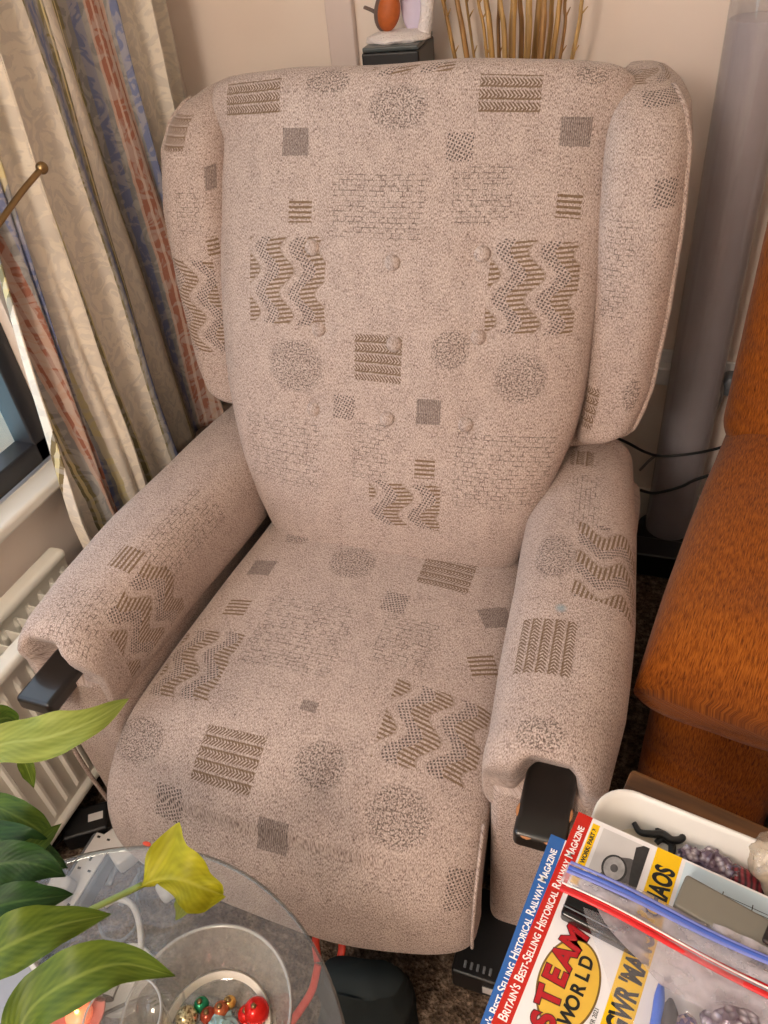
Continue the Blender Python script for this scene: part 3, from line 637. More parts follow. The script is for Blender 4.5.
c0 = b + (b - a) * .35
pts = [(p - Vector((XW, -.24, 1.03))) for p in (a, (a + b) / 2 + Vector((0, 0, .002)), b, c0)] + [Vector((.05, .0 + (c0.y + .24) , c0.z - 1.03 - .012)), Vector((0, c0.y + .24, c0.z - 1.03 - .014))]
tube('holdback_arm', pts, .0048, M_BRASS, hb, 12, 40)
bm = bmesh.new(); bmesh.ops.create_uvsphere(bm, u_segments=24, v_segments=16, radius=.0095, matrix=Matrix.Translation(a - Vector((XW, -.24, 1.03))))
bm_obj('ball_tip', bm, M_BRASS, hb, autosmooth=False)
lathe('wall_plate', [(0, 0), (.022, 0), (.022, .004), (.01, .008), (0, .008)], M_BRASS, hb, 32, Matrix.Translation(pts[-1]) @ Matrix.Rotation(PI / 2, 4, 'Y'))

# ================================================================== RADIATOR
M_RAD = plain('radiator_enamel', srgb(232, 226, 214), .35, noise_amt=.02)
rad = thing('radiator', 'white double-panel radiator on the wall under the window', 'radiator', (XW, -.85, 0))
def radpanel(x, z0, z1, y0, y1):
    """pressed steel panel with vertical flutes"""
    bm = bmesh.new(); cols = []
    ys = []; y = y0; pitch = .0333
    k = int((y1 - y0) / pitch); pitch = (y1 - y0) / k
    for i in range(k):
        for f, d in ((0, 0), (.30, 0), (.42, .007), (.58, .007), (.70, 0)): ys.append((y0 + (i + f) * pitch, d))
    ys.append((y1, 0))
    zs = [(z0, 0), (z0 + .035, 0), (z0 + .05, 1), (z1 - .05, 1), (z1 - .035, 0), (z1, 0)]
    g = [[bm.verts.new((x + .009 - .0 + (d * q), y, z)) for z, q in zs] for y, d in ys]
    for a, b in zip(g, g[1:]):
        for j in range(len(zs) - 1): bm.faces.new((a[j], b[j], b[j + 1], a[j + 1]))
    add_box(bm, (x, (y0 + y1) / 2, (z0 + z1) / 2), (.012, y1 - y0, z1 - z0))
    bmesh.ops.recalc_face_normals(bm, faces=bm.faces)
    return bm
for x_, ztop, yy1 in ((.15, .452, .62), (.05, .450, .64)):
    bm_obj('panel', radpanel(x_ - .01, .06, ztop, -.62, yy1), M_RAD, rad, smooth=False, autosmooth=False)
    box('top_rail', (x_ - .005, (yy1 - .62) / 2, ztop - .005), (.036, yy1 + .62, .022), M_RAD, rad, bevel=.009, seg=4)
    box('bottom_rail', (x_ - .005, (yy1 - .62) / 2, .075), (.030, yy1 + .62, .022), M_RAD, rad, bevel=.009, seg=4)
bm = bmesh.new()
for i in range(40): add_box(bm, (.095, -.60 + i * .031, .26), (.07, .002, .32))
bm_obj('convector_fins', bm, M_RAD, rad, smooth=False, autosmooth=False)
for yy in (-.45, .45): box('wall_bracket', (.02, yy, .40), (.04, .03, .08), M_RAD, rad, bevel=.002)
lathe('valve', [(0, 0), (.012, 0), (.012, .05), (.018, .055), (.018, .10), (.012, .11), (0, .11)], M_WHITE, rad, 24, Matrix.Translation((.10, .665, 0)))

# ================================================================== SOFA
def _sofamat():
    q = NT('rust_chenille'); uv = q.n('ShaderNodeUVMap'); uv.uv_map = 'UVMap'
    mp = q.n('ShaderNodeMapping'); mp.inputs['Scale'].default_value = (600, 60, 1); q.l(uv.outputs[0], mp.inputs['Vector'])
    n1 = q.n('ShaderNodeTexNoise', i={'Scale': 1.0, 'Detail': 4.0, 'Roughness': .6, 'Distortion': .4}); q.l(mp.outputs[0], n1.inputs['Vector'])
    cr = q.n('ShaderNodeValToRGB'); e = cr.color_ramp.elements; e[0].position = .30; e[0].color = srgb(84, 38, 12); e[1].position = .68; e[1].color = srgb(178, 100, 30); x = e.new(.47); x.color = srgb(142, 73, 18)
    q.l(n1.outputs['Fac'], cr.inputs['Fac']); q.l(cr.outputs[0], q.b.inputs['Base Color']); q.b.inputs['Roughness'].default_value = .9; q.b.inputs['Specular IOR Level'].default_value = .15
    q.b.inputs['Sheen Weight'].default_value = .1
    bp = q.n('ShaderNodeBump', i={'Strength': .7, 'Distance': .0015}); q.l(n1.outputs['Fac'], bp.inputs['Height']); q.l(bp.outputs[0], q.b.inputs['Normal'])
    return q.m
M_SOFA = _sofamat()
sofa = thing('orange_sofa', 'burnt orange fabric sofa with a fat padded arm right of the armchair', 'sofa', (.472, -.285, 0), math.radians(-10))
n = 90; rings = []; sc = round_end(n, .05, .16, 2.2)
for i in range(n):
    t = i / (n - 1); y = .66 - .64 * t; f = sc[i]
    rings.append(ring(Vector((.125, y, .49 - .02 * t - .02 * (1 - f))), Vector((1, 0, 0)), Vector((0, 0, 1)), .125 + .006 * math.sin(t * 3), .105 * (.25 + .75 * f) - .02 * (1 - t) * 0, 100, 2.4, 3.0))
loft('arm_pad', rings, M_SOFA, sofa, lambda p, i, k: p + Vector((0, 0, .008 * noise.noise(Vector((p.x * 8, p.y * 8, 2))))))
rings = [ring(Vector((.125, .385, z)), Vector((1, 0, 0)), Vector((0, -1, 0)), .112, .31, 80, 8) for z in [.03 + .42 * i / 30 for i in range(31)]]
loft('arm_side', rings, M_SOFA, sofa, lambda p, i, k: p + Vector((0, .006 * noise.noise(Vector((p.x * 9, p.z * 30, 1))), 0)))
rings = []; sc = round_end(80, .12, .16, 2.2)
for i in range(80):
    z = .50 + .60 * i / 79; f = sc[i]
    rings.append(ring(Vector((.345, .63 + .02 * (z - .5) / .5, z)), Vector((1, 0, 0)), Vector((0, -1, 0)), .355 * (.85 + .15 * f) , .125 * (.2 + .8 * f), 110, 2.5))
loft('back_cushion', rings, M_SOFA, sofa, lambda p, i, k: p + Vector((0, .006 * noise.noise(Vector((p.x * 4, p.z * 30, 1))), 0)))
rings = []; sc = round_end(60, .06, .14, 2.2)
for i in range(60):
    y = .55 - .60 * i / 59; f = sc[i]
    rings.append(ring(Vector((.50, y, .36)), Vector((1, 0, 0)), Vector((0, 0, 1)), .245, .10 * (.2 + .8 * f), 100, 3.2))
loft('seat_cushion', rings, M_SOFA, sofa)
rings = [ring(Vector((.50, .32, z)), Vector((1, 0, 0)), Vector((0, -1, 0)), .26, .33, 80, 8) for z in [.03 + .24 * i / 20 for i in range(21)]]
loft('seat_front', rings, M_SOFA, sofa)
rings = [ring(Vector((.36, .71 + .05 * (z / .9), z)), Vector((1, 0, 0)), Vector((0, -1, 0)), .36, .07, 80, 6) for z in [.03 + .9 * i / 20 for i in range(21)]]
loft('outside_back', rings, M_SOFA, sofa)
for xx in (.04, .68):
    for yy in (.07, .60): lathe('foot', [(0, 0), (.02, 0), (.024, .04), (0, .04)], M_BLACK, sofa, 20, Matrix.Translation((xx, yy, 0)))

# ================================================================== BUBBLE TUBE
tb = thing('bubble_tube_lamp', 'tall clear cylindrical bubble tube lamp standing by the wall behind the chair', 'lamp', (.523, .585, 0))
lathe('base', [(0, 0), (.075, 0), (.075, .05), (.058, .06), (0, .06)], M_BLACK, tb, 64)
lathe('clear_tube', [(.0560, .06), (.0560, 1.42), (.0545, 1.42), (.0545, .06)], glassy('acrylic_tube', (.985, .985, .985, 1), .03, .05, haze=.10, hazecol=(.75, .72, .74, 1)), tb, 72)
q = NT('still_water'); t = q.t
q.b.inputs['Base Color'].default_value = srgb(216, 206, 212); q.b.inputs['Roughness'].default_value = .3; q.b.inputs['Alpha'].default_value = .55; q.b.inputs['Specular IOR Level'].default_value = .6
lathe('water_column', [(0, .061), (.0538, .061), (.0538, 1.162), (.052, 1.165), (0, 1.165)], q.m, tb, 72)
lathe('top_ring', [(.0535, 1.41), (.060, 1.41), (.060, 1.43), (.0535, 1.43)], M_GREYP, tb, 64)

# ================================================================== BACK-LEFT: robin on a speaker
sp = thing('tower_speaker', 'black tower speaker just showing above the chair back under the robin ornament', 'speaker', (-.093, .53, .012), math.radians(6))
box('cabinet', (0, 0, .567), (.105, .15, 1.158), M_BLACK, sp, bevel=.004)
box('top_panel', (0, 0, 1.150), (.101, .146, .008), plain('grey_top', srgb(70, 76, 76), .3), sp, bevel=.002)
box('front_grille', (0, -.079, .60), (.090, .01, 1.04), M_DARK, sp, bevel=.003)
ro = thing('robin_ornament', 'snowy robin ornament with berries standing on the black speaker top', 'ornament', (-.089, .52, 1.166), math.radians(6))
q = NT('glitter_snow'); tc = q.n('ShaderNodeTexCoord'); nz = q.n('ShaderNodeTexNoise', i={'Scale': 260.0, 'Detail': 3.0}); q.l(tc.outputs['Object'], nz.inputs['Vector'])
q.b.inputs['Base Color'].default_value = srgb(238, 228, 224); q.b.inputs['Roughness'].default_value = .6
bp = q.n('ShaderNodeBump', i={'Strength': 1.0, 'Distance': .004}); q.l(nz.outputs['Fac'], bp.inputs['Height']); q.l(bp.outputs[0], q.b.inputs['Normal']); M_SNOW = q.m
def blob(name, c, r, mat, parent, amp=.12, fr=2.0, rot=None, sub=4):
    bm = bmesh.new(); bmesh.ops.create_icosphere(bm, subdivisions=sub, radius=1)
    for v in bm.verts:
        k = 1 + amp * noise.noise(v.co * fr + Vector(c) * 31)
        p = Vector((v.co.x * r[0] * k, v.co.y * r[1] * k, v.co.z * r[2] * k))
        if rot: p = rot @ p
        v.co = p + Vector(c)
    return bm_obj(name, bm, mat, parent, autosmooth=False)
bm = bmesh.new(); bmesh.ops.create_icosphere(bm, subdivisions=4, radius=1)
for v in bm.verts:
    z = v.co.z; k = 1 + .10 * noise.noise(v.co * 3)
    v.co = Vector((v.co.x * .060 * k, v.co.y * .045 * k, max(-.2, z) * .014 * k + .003))
bm_obj('snow_base', bm, M_SNOW, ro, autosmooth=False)
M_ROB = plain('robin_breast', srgb(184, 92, 36), .6, noise_amt=.25, scale=120); M_RBR = plain('robin_back', srgb(112, 92, 84), .6, noise_amt=.2, scale=120)
R1 = Matrix.Rotation(.25, 3, 'Y')
body = blob('robin_body', (-.020, .004, .046), (.022, .020, .034), M_RBR, ro, .04, 1, R1)
blob('breast', (-.013, -.006, .046), (.0205, .0165, .032), M_ROB, ro, .03, 1, R1)
blob('head', (-.012, 0, .088), (.017, .016, .016), M_ROB, ro, .03, 1)
tube('tail', [(-.030, .008, .035), (-.045, .010, .046), (-.062, .012, .053)], lambda t: .0065 - .001 * t, M_RBR, ro, 10, 8, flat=.5)
tube('leg', [(-.018, -.006, .012), (-.018, -.002, .022)], .002, M_BLACK, ro, 6)
arch = [(.046, .006, .005), (.054, .006, .04), (.053, .006, .075), (.038, .006, .105), (.01, .006, .125), (-.02, .006, .128)]
tube('snow_arch', arch, lambda t: .013 - .004 * t, M_SNOW, ro, 14, 40)
blob('arch_panel', (.026, .014, .055), (.022, .006, .048), plain('lilac_snow', srgb(216, 204, 224), .6), ro, .05, 2)
M_BERRY = plain('berry_red', srgb(170, 24, 20), .25); M_LEAFD = plain('holly_green', srgb(50, 66, 48), .5)
for (x, y, z) in ((.004, -.012, .082), (.011, -.013, .076), (.013, -.010, .086), (.008, -.014, .069), (-.002, -.014, .090)): blob('berry', (x, y, z), (.0042, .0042, .0042), M_BERRY, ro, 0, 1, sub=2)
for (x, z, r) in ((.022, .078, .6), (.004, .096, -.5), (.018, .068, -1)): blob('holly_leaf', (x, -.010, z), (.008, .002, .004), M_LEAFD, ro, 0, 1, Matrix.Rotation(r, 3, 'Y'), 3)

# ================================================================== DRIED STICKS IN A VASE
vx, vy = .115, .555
vs = thing('floor_vase', 'tall vase behind the armchair holding the dried sticks', 'vase', (vx, vy, 0))
lathe('vase_body', [(0, 0), (.06, 0), (.075, .05), (.085, .25), (.07, .5), (.05, .66), (.055, .70), (.050, .70), (.045, .66), (.064, .5), (.078, .25), (.068, .05), (0, .02)], plain('terracotta_glaze', srgb(120, 84, 60), .4), vs, 64)
M_STICK = []
for k, c in enumerate(((206, 160, 92), (190, 142, 84), (220, 178, 112))):
    q = NT('dried_cane_%s' % 'abc'[k]); tc = q.n('ShaderNodeTexCoord'); mp = q.n('ShaderNodeMapping'); mp.inputs['Scale'].default_value = (120, 120, 6); q.l(tc.outputs['Object'], mp.inputs['Vector'])
    nz = q.n('ShaderNodeTexNoise', i={'Scale': 1.0, 'Detail': 3.0}); q.l(mp.outputs[0], nz.inputs['Vector']); cr = q.n('ShaderNodeValToRGB'); e = cr.color_ramp.elements
    e[0].position = .3; e[0].color = srgb(c[0] * .62, c[1] * .58, c[2] * .5); e[1].position = .65; e[1].color = srgb(*c); q.l(nz.outputs['Fac'], cr.inputs['Fac']); q.l(cr.outputs[0], q.b.inputs['Base Color']); q.b.inputs['Roughness'].default_value = .5
    M_STICK.append(q.m)
# (pixel x where it crosses the chair top, pixel x at the photo's upper edge, radius, depth y)
ST = [(455, 443, .0032, .62), (467, 457, .0042, .60), (474, 466, .0022, .66), (492, 486, .0045, .59), (499, 499, .0030, .66), (505, 500, .0042, .61), (512, 514, .0055, .60), (521, 520, .0040, .66), (527, 529, .0052, .59), (534, 539, .0045, .63), (540, 544, .0050, .60), (547, 552, .0038, .66), (552, 560, .0042, .60), (560, 565, .0026, .62), (572, 582, .0032, .60), (487, 478, .0026, .63)]
for i, (pa, pb, r, yy) in enumerate(ST):
    yy -= .055; a = at(pa, 58, y=yy); b = at(pb, 0, y=yy + .005); d = (b - a)
    base = Vector((vx + .010 * math.cos(i * 2.4), vy + .010 * math.sin(i * 2.4), .03 + .0))
    neck = Vector((vx + (a.x - vx) * .18, vy + (yy - vy) * .3, .69)); top = b + d * (1.6 + .5 * math.sin(i * 1.7))
    bm = bmesh.new(); pts = catmull([base, base * .45 + neck * .55, neck, a, b, top], 44)
    add_tube(bm, pts, lambda t, r=r: r * 1.45 * (1.05 - .40 * t), 10)
    knots = (3,) if r > .003 else ()
    if r < .0034:
        for kk in (.62, .72, .80):
            p = pts[int(kk * 43)]; q_ = Vector((random.uniform(.5, 1), -.3, 1)).normalized() * .018
            add_tube(bm, [p, p + q_ * .6, p + q_], lambda t: .0018 * (1 - .6 * t), 6)
    bmesh.ops.recalc_face_normals(bm, faces=bm.faces)
    o = bm_obj('dried_stick', bm, M_STICK[i % 3], autosmooth=False)
    tag(o, 'tan dried stick in the bundle rising behind the chair back', 'stick', 'dried sticks behind the chair')

# ================================================================== WALL SOCKET, CABLES, CLUTTER BEHIND
so = thing('wall_socket', 'white wall socket low on the back wall beside the tube lamp', 'socket', (.445, YW, .474))
box('face_plate', (0, -.004, 0), (.086, .008, .086), M_WHITE, so, bevel=.003)
box('plug', (.012, -.024, -.008), (.045, .032, .045), M_WHITE, so, bevel=.006, seg=3)
so2 = thing('timer_plug', 'grey round plug on the wall to the right of the tube lamp', 'plug', (.600, YW, .455))
box('face_plate', (0, -.004, 0), (.06, .008, .086), M_WHITE, so2, bevel=.003)
lathe('round_body', [(0, 0), (.024, 0), (.024, .03), (.018, .036), (0, .036)], M_GREYP, so2, 32, Matrix.Translation((0, -.008, 0)) @ Matrix.Rotation(PI / 2, 4, 'X'))
cb = [at(718, 372, y=.625), at(722, 395, y=.61), at(705, 425, y=.60), at(680, 445, y=.60), at(655, 456, y=.61), at(640, 470, y=.63)]
tag(tube('cable', cb, .0035, plain('pale_cable', srgb(150, 142, 138), .5), None, 8, 50), 'pale grey cable drooping from the round wall plug', 'cable')
cb = [at(610, 435, y=.42), at(628, 443, y=.46), at(645, 452, y=.48), at(662, 456, y=.49), at(690, 454, y=.49), at(722, 447, y=.48), at(745, 436, y=.50)]
tag(tube('cable', cb, .0032, M_BLACK, None, 8, 50), 'black cable slung between the armchair and the sofa', 'cable')
bx = thing('plug_box', 'low black multi-plug box on the floor behind the gap between chair and sofa', 'box', (.51, .585, 0)); bx.location = (.50, .49, 0)
box('box_body', (0, 0, .035), (.16, .07, .07), M_BLACK, bx, bevel=.006)
cb = [at(640, 490, y=.44), at(655, 493, y=.445), at(680, 487, y=.45), at(695, 480, y=.45), at(725, 470, y=.45)]
tag(tube('cable', cb, .0035, M_BLACK, None, 8, 40), 'black cable lying over the plug box behind the sofa arm', 'cable')
cl = at(668, 494, z=.085)
tag(blob('toy_block', (cl.x, cl.y, .084), (.020, .014, .015), plain('bright_blue', srgb(30, 110, 190), .4), None, .25, 2, None, 3), 'small blue object on the black box between armchair and sofa', 'clutter')
cl = at(684, 503, z=.085)
tag(blob('toy_figure', (cl.x, cl.y, .082), (.018, .013, .012), plain('dull_red', srgb(130, 40, 36), .5), None, .3, 3, None, 3), 'small dull red object on the black box right of the blue one', 'clutter')
a_, b_ = at(652, 484, z=.08), at(664, 504, z=.08)
tag(tube('wooden_peg', [a_, (a_ + b_) / 2, b_], .009, plain('pale_wood', srgb(176, 140, 96), .6), None, 12, 8), 'pale wooden stick on the black box beside the blue object', 'stick')

# ================================================================== SIDE TABLE, TRAY, MAGAZINES
R13 = math.radians(-13)
stb = thing('side_table', 'brown wooden side table under the white tray and magazines', 'table', (.474, -.513, 0), R13)
q = NT('brown_wood'); tc = q.n('ShaderNodeTexCoord'); mp = q.n('ShaderNodeMapping'); mp.inputs['Scale'].default_value = (5, 60, 60); q.l(tc.outputs['Object'], mp.inputs['Vector'])
nz = q.n('ShaderNodeTexNoise', i={'Scale': 1.0, 'Detail': 4.0, 'Distortion': .6}); q.l(mp.outputs[0], nz.inputs['Vector']); cr = q.n('ShaderNodeValToRGB'); e = cr.color_ramp.elements
e[0].position = .35; e[0].color = srgb(72, 44, 22); e[1].position = .65; e[1].color = srgb(132, 86, 44); q.l(nz.outputs['Fac'], cr.inputs['Fac']); q.l(cr.outputs[0], q.b.inputs['Base Color']); q.b.inputs['Roughness'].default_value = .45
M_BROWN = q.m
box('tabletop', (.24, -.195, .599), (.48, .41, .024), M_BROWN, stb, bevel=.005)
box('apron', (.24, -.20, .561), (.42, .34, .055), M_BROWN, stb, bevel=.002)
for xx in (.04, .44):
    for yy in (-.05, -.36): box('leg', (xx, yy, .2955), (.035, .035, .591), M_BROWN, stb, bevel=.003)
# tray
R10 = math.radians(-10)
tr = thing('plastic_tray', 'white plastic tray with rounded corners holding black hooks and wrapped sweets', 'tray', (.452, -.552, .6115), R10)
def rrect(w, h, r, n=8, ox=0, oy=0):
    out = []
    for (cx, cy, a0) in ((w - r, -r, 0), (r, -r, 90), (r, -h + r, 180), (w - r, -h + r, 270)):
        for k in range(n + 1):
            a = math.radians(a0 + 90 * k / n); out.append((cx + r * math.cos(a) + ox, cy + r * math.sin(a) + oy))
    return out
def traymesh(w, h, dep, th=.0025, taper=.014, r=.035):
    lv = [(taper + .01, 0, 0), (taper, .0, .004), (.002, 0, dep - .004), (-.003, 0, dep - .001), (-.003, 0, dep + .001), (0, 0, dep + .001), (.0025, 0, dep - .003), (taper + th, 0, .006), (taper + .012, 0, th)]
    bm = bmesh.new(); R_ = []
    for ins, _, z in lv: R_.append([bm.verts.new((x, y, z)) for x, y in rrect(w - 2 * ins, h - 2 * ins, r, ox=ins, oy=-ins)])
    for a, b in zip(R_, R_[1:]):
        for k in range(len(a)): l = (k + 1) % len(a); bm.faces.new((a[k], a[l], b[l], b[k]))
    bm.faces.new(R_[0][::-1]); bm.faces.new(R_[-1])
    bmesh.ops.recalc_face_normals(bm, faces=bm.faces); return bm
bm_obj('tray_body', traymesh(.31, .225, .034), plain('white_tray', srgb(232, 226, 218), .3, noise_amt=.02), tr)
# things in the tray
M_HOOK = plain('matt_black', (.012, .011, .011, 1), .45)
def hook(name, pix, r=.0034, z=.620):
    pts = [at(x, y, z=z) for x, y in pix]
    return tube(name, pts, lambda t: r * (.8 + .35 * math.sin(PI * t)), M_HOOK, None, 10, 48)
tag(hook('hook', [(639, 814), (652, 813), (656, 826), (664, 832), (672, 826)]), 'black curved hook lying furthest into the tray corner', 'hook', 'black hooks in the tray')
tag(hook('hook', [(634, 823), (640, 832), (652, 834), (662, 834), (672, 840), (682, 838), (683, 826), (681, 820)], z=.624), 'long black S-shaped hook across the tray', 'hook', 'black hooks in the tray')
tag(hook('hook', [(656, 843), (662, 839), (671, 843), (672, 852), (669, 860)], z=.618), 'black hook curling out from under the magazine corner', 'hook', 'black hooks in the tray')
P3 = [at(604, 826, z=.6155), at(622, 820, z=.6155), at(640, 826, z=.6155), at(664, 852, z=.6155), at(640, 862, z=.6155)]
bm = bmesh.new(); bm.faces.new([bm.verts.new((p.x, p.y, p.z + .034)) for p in P3]); r_ = bmesh.ops.extrude_face_region(bm, geom=bm.faces[:]); bmesh.ops.translate(bm, verts=[v for v in r_['geom'] if isinstance(v, bmesh.types.BMVert)], vec=(0, 0, .0015)); bmesh.ops.recalc_face_normals(bm, faces=bm.faces)
for v in bm.verts: v.co.z -= .0337
tag(bm_obj('paper_bag', bm, plain('cream_paper', srgb(216, 202, 178), .8), smooth=False, autosmooth=False), 'cream folded paper in the tray beside the black hooks', 'paper')
q = NT('foil_wrap'); tc = q.n('ShaderNodeTexCoord'); v = q.n('ShaderNodeTexVoronoi', i={'Scale': 160.0}); q.l(tc.outputs['Object'], v.inputs['Vector']); cr = q.n('ShaderNodeValToRGB'); e = cr.color_ramp.elements
e[0].color = srgb(236, 226, 232); e[1].position = .6; e[1].color = srgb(116, 96, 112); q.l(v.outputs['Distance'], cr.inputs['Fac']); q.l(cr.outputs[0], q.b.inputs['Base Color']); q.b.inputs['Roughness'].default_value = .25; q.b.inputs['Metallic'].default_value = .3
bp = q.n('ShaderNodeBump', i={'Strength': 1.0, 'Distance': .004}); q.l(v.outputs['Distance'], bp.inputs['Height']); q.l(bp.outputs[0], q.b.inputs['Normal']); M_FOIL = q.m
for k, (px, py, r) in enumerate(((692, 858, .016), (708, 862, .018), (722, 870, .017), (708, 873, .014), (733, 876, .013))):
    c = at(px, py, z=.627); tag(blob('wrapped_sweet', (c.x, c.y, .6262), (r * .85, r * .7, .011), M_FOIL, None, .25, 3, Matrix.Rotation(k * .9, 3, 'Z'), 4), 'silvery lilac wrapped sweet in the white tray', 'sweet', 'foil-wrapped sweets in the tray')
c = at(742, 880, z=.627)
q = NT('dark_red_wrap'); tc = q.n('ShaderNodeTexCoord'); w_ = q.n('ShaderNodeTexWave', i={'Scale': 60.0, 'Distortion': 3.0}); q.l(tc.outputs['Object'], w_.inputs['Vector']); cr = q.n('ShaderNodeValToRGB'); e = cr.color_ramp.elements; e[0].color = srgb(50, 14, 20); e[1].color = srgb(150, 44, 56); q.l(w_.outputs['Fac'], cr.inputs['Fac']); q.l(cr.outputs[0], q.b.inputs['Base Color']); q.b.inputs['Roughness'].default_value = .3
tag(blob('wrapped_bar', (c.x, c.y, .6262), (.024, .012, .011), q.m, None, .15, 3, Matrix.Rotation(-.3, 3, 'Z'), 4), 'dark red wrapped bar beside the silvery sweets in the tray', 'sweet')
c = at(764, 858, z=.645)
tag(blob('plastic_bag', (c.x + .012, c.y, .641), (.024, .03, .026), glassy('cream_bag', (.9, .85, .78, 1), .15, .2, haze=.35, hazecol=srgb(226, 206, 180), streak=60), None, .25, 3, None, 4), 'crumpled cream plastic bag at the right end of the tray', 'bag')
# magazines
M_PAPER = plain('white_cover', srgb(240, 234, 232), .22, noise_amt=.02, coat=.3); M_RED = plain('red_band', srgb(196, 30, 14), .25, noise_amt=.03, coat=.3); M_BLUE = plain('blue_band', srgb(44, 96, 166), .25, noise_amt=.03, coat=.3)
M_YEL = plain('yellow_print', srgb(248, 196, 12), .25, noise_amt=.02, coat=.3); M_INK = plain('black_ink', (.012, .012, .012, 1), .3); M_WINK = plain('white_ink', srgb(245, 240, 235), .3, noise_amt=.01)
M_SKY = plain('pale_print', srgb(206, 222, 230), .25, noise_amt=.05, coat=.3)
MX = Vector((.3875, -.806, 0)); MA = math.radians(78.6)
def mag(label, z, off, ang, band, bandt, full):
    o = thing('magazine', label, 'magazine', (MX.x + off[0], MX.y + off[1], z), MA + ang, 'stacked magazines')
    # slightly sagging sheets
    bm = bmesh.new(); nx, ny = 14, 20; W, H, T_ = .210, .297, .005
    def sag(x, y): return 0.0
    lay = []
    for zz in (0, T_):
        lay.append([[bm.verts.new((W * i / nx, -H * j / ny, zz)) for i in range(nx + 1)] for j in range(ny + 1)])
    for L_, fl in ((lay[0], 1), (lay[1], 0)):
        for j in range(ny):
            for i in range(nx):
                f = (L_[j][i], L_[j][i + 1], L_[j + 1][i + 1], L_[j + 1][i]); bm.faces.new(f if fl else f[::-1])
    for j in range(ny):
        for i in (0, nx): bm.faces.new((lay[0][j][i], lay[0][j + 1][i], lay[1][j + 1][i], lay[1][j][i]))
    for i in range(nx):
        for j in (0, ny): bm.faces.new((lay[0][j][i], lay[0][j][i + 1], lay[1][j][i + 1], lay[1][j][i]))
    bmesh.ops.recalc_face_normals(bm, faces=bm.faces)
    bm_obj('pages', bm, M_PAPER, o, smooth=False, autosmooth=False)
    flat = lambda nm, x0, x1, y0, y1, mt, zz=T_, hh=.0002: box(nm, ((x0 + x1) / 2, -(y0 + y1) / 2, zz + hh / 2), (x1 - x0, y1 - y0, hh), mt, o, bevel=0)
    b = flat('top_band', 0, W, 0, .0145, bandt)
    text('band_text', "Britain's Best-Selling Historical Railway Magazine", .0112, M_WINK, b, (.006, -.0108, T_ + .0002), smallcaps=True, bold=.00018, depth=.00008, sx=.80)
    return o, flat, T_
_a = at(551, 834, z=.6525); _b = at(486, 1008, z=.6525); _d = (_a - _b).normalized(); _o = _a - _d * .21
m2, f2, T2 = mag('magazine with a blue top band lying under the red-banded magazine', .6475, (_o.x - MX.x, _o.y - MX.y), math.atan2(_d.y, _d.x) - MA, None, M_BLUE, False)
m1, f1, T1 = mag('steam railway magazine with a red top band lying on the blue one', .6540, (0, 0), 0, None, M_RED, True)
zt = T1 + .0002
# masthead
bm = bmesh.new(); ell = []
for k in range(64):
    a = 2 * PI * k / 64; ell.append((.058 + .037 * math.cos(a), -.045 + .0235 * math.sin(a)))
prism('masthead_ring', [(.058 + (x - .058) * 1.05, -.045 + (y + .045) * 1.07) for x, y in ell], T1, T1 + .00015, plain('dark_gold', srgb(120, 92, 40), .3), m1)
prism('masthead_oval', ell, T1 + .0001, T1 + .0003, plain('gold_print', srgb(226, 180, 66), .3, noise_amt=.15, scale=40), m1)
M_MRED = plain('masthead_red', srgb(178, 26, 34), .25); M_MDK = plain('masthead_outline', srgb(60, 12, 20), .3)  # red lettering and the dark maroon outline printed around it
cx0, rad0 = .058, .095
def arctext(s, x0, dx, yc, curv, size, mat, z, bold=.0, sx=1.0, lean=1.0, ref=.058, nm='masthead_letter'):
    for i, ch in enumerate(s):
        x = x0 + dx * i; sag = curv * ((x - ref) / .04) ** 2
        rot = -math.atan(2 * curv * (x - ref) / .04 ** 2 * 1.0) * lean
        if nm == 'masthead_letter':
            text(nm, ch, size, M_MDK, m1, None, bold=bold + .0008, depth=.0001, align='CENTER', sx=sx, M=Matrix.Translation((x, -yc - sag, z)) @ Matrix.Rotation(rot, 4, 'Z'))
        text(nm, ch, size, mat, m1, None, bold=bold, depth=.00012, align='CENTER', sx=sx, M=Matrix.Translation((x, -yc - sag, z + .0002)) @ Matrix.Rotation(rot, 4, 'Z'))
arctext('STEAM', .024, .0172, .042, .0045, .026, M_MRED, T1 + .0005, bold=.0010, sx=.95)
arctext('WORLD', .034, .0118, .0585, -.003, .0155, M_INK, T1 + .0005, bold=.0005, sx=.9, nm='masthead_word')
text('issue_text', 'SEPTEMBER 2021', .0052, M_INK, m1, (.022, -.0735, zt), sx=.8)
yb = f1('yellow_band', 0, .210, .0775, .1005, M_YEL)
text('headline', "GWR 'MANOR' CHAOS", .0235, M_INK, yb, (.043, -.0975, zt), bold=.0010, sx=.62)
sb = f1('yellow_strip', .140, .205, .0165, .0235, M_YEL)
text('strip_text', '18 OF WORK: PART 3', .0056, M_INK, sb, (.146, -.0219, zt), bold=.0002)
q = NT('steam_engine_photo'); tc = q.n('ShaderNodeTexCoord'); n1 = q.n('ShaderNodeTexNoise', i={'Scale': 45.0, 'Detail': 6.0, 'Roughness': .65}); q.l(tc.outputs['Object'], n1.inputs['Vector'])
cr = q.n('ShaderNodeValToRGB'); e = cr.color_ramp.elements; e[0].position = .35; e[0].color = srgb(60, 56, 56); e[1].position = .62; e[1].color = srgb(206, 200, 198); q.l(n1.outputs['Fac'], cr.inputs['Fac']); q.l(cr.outputs[0], q.b.inputs['Base Color']); q.b.inputs['Roughness'].default_value = .3; M_PH = q.m
ph = f1('cover_photo', .148, .205, .027, .0715, plain('photo_sky', srgb(208, 202, 198), .3))
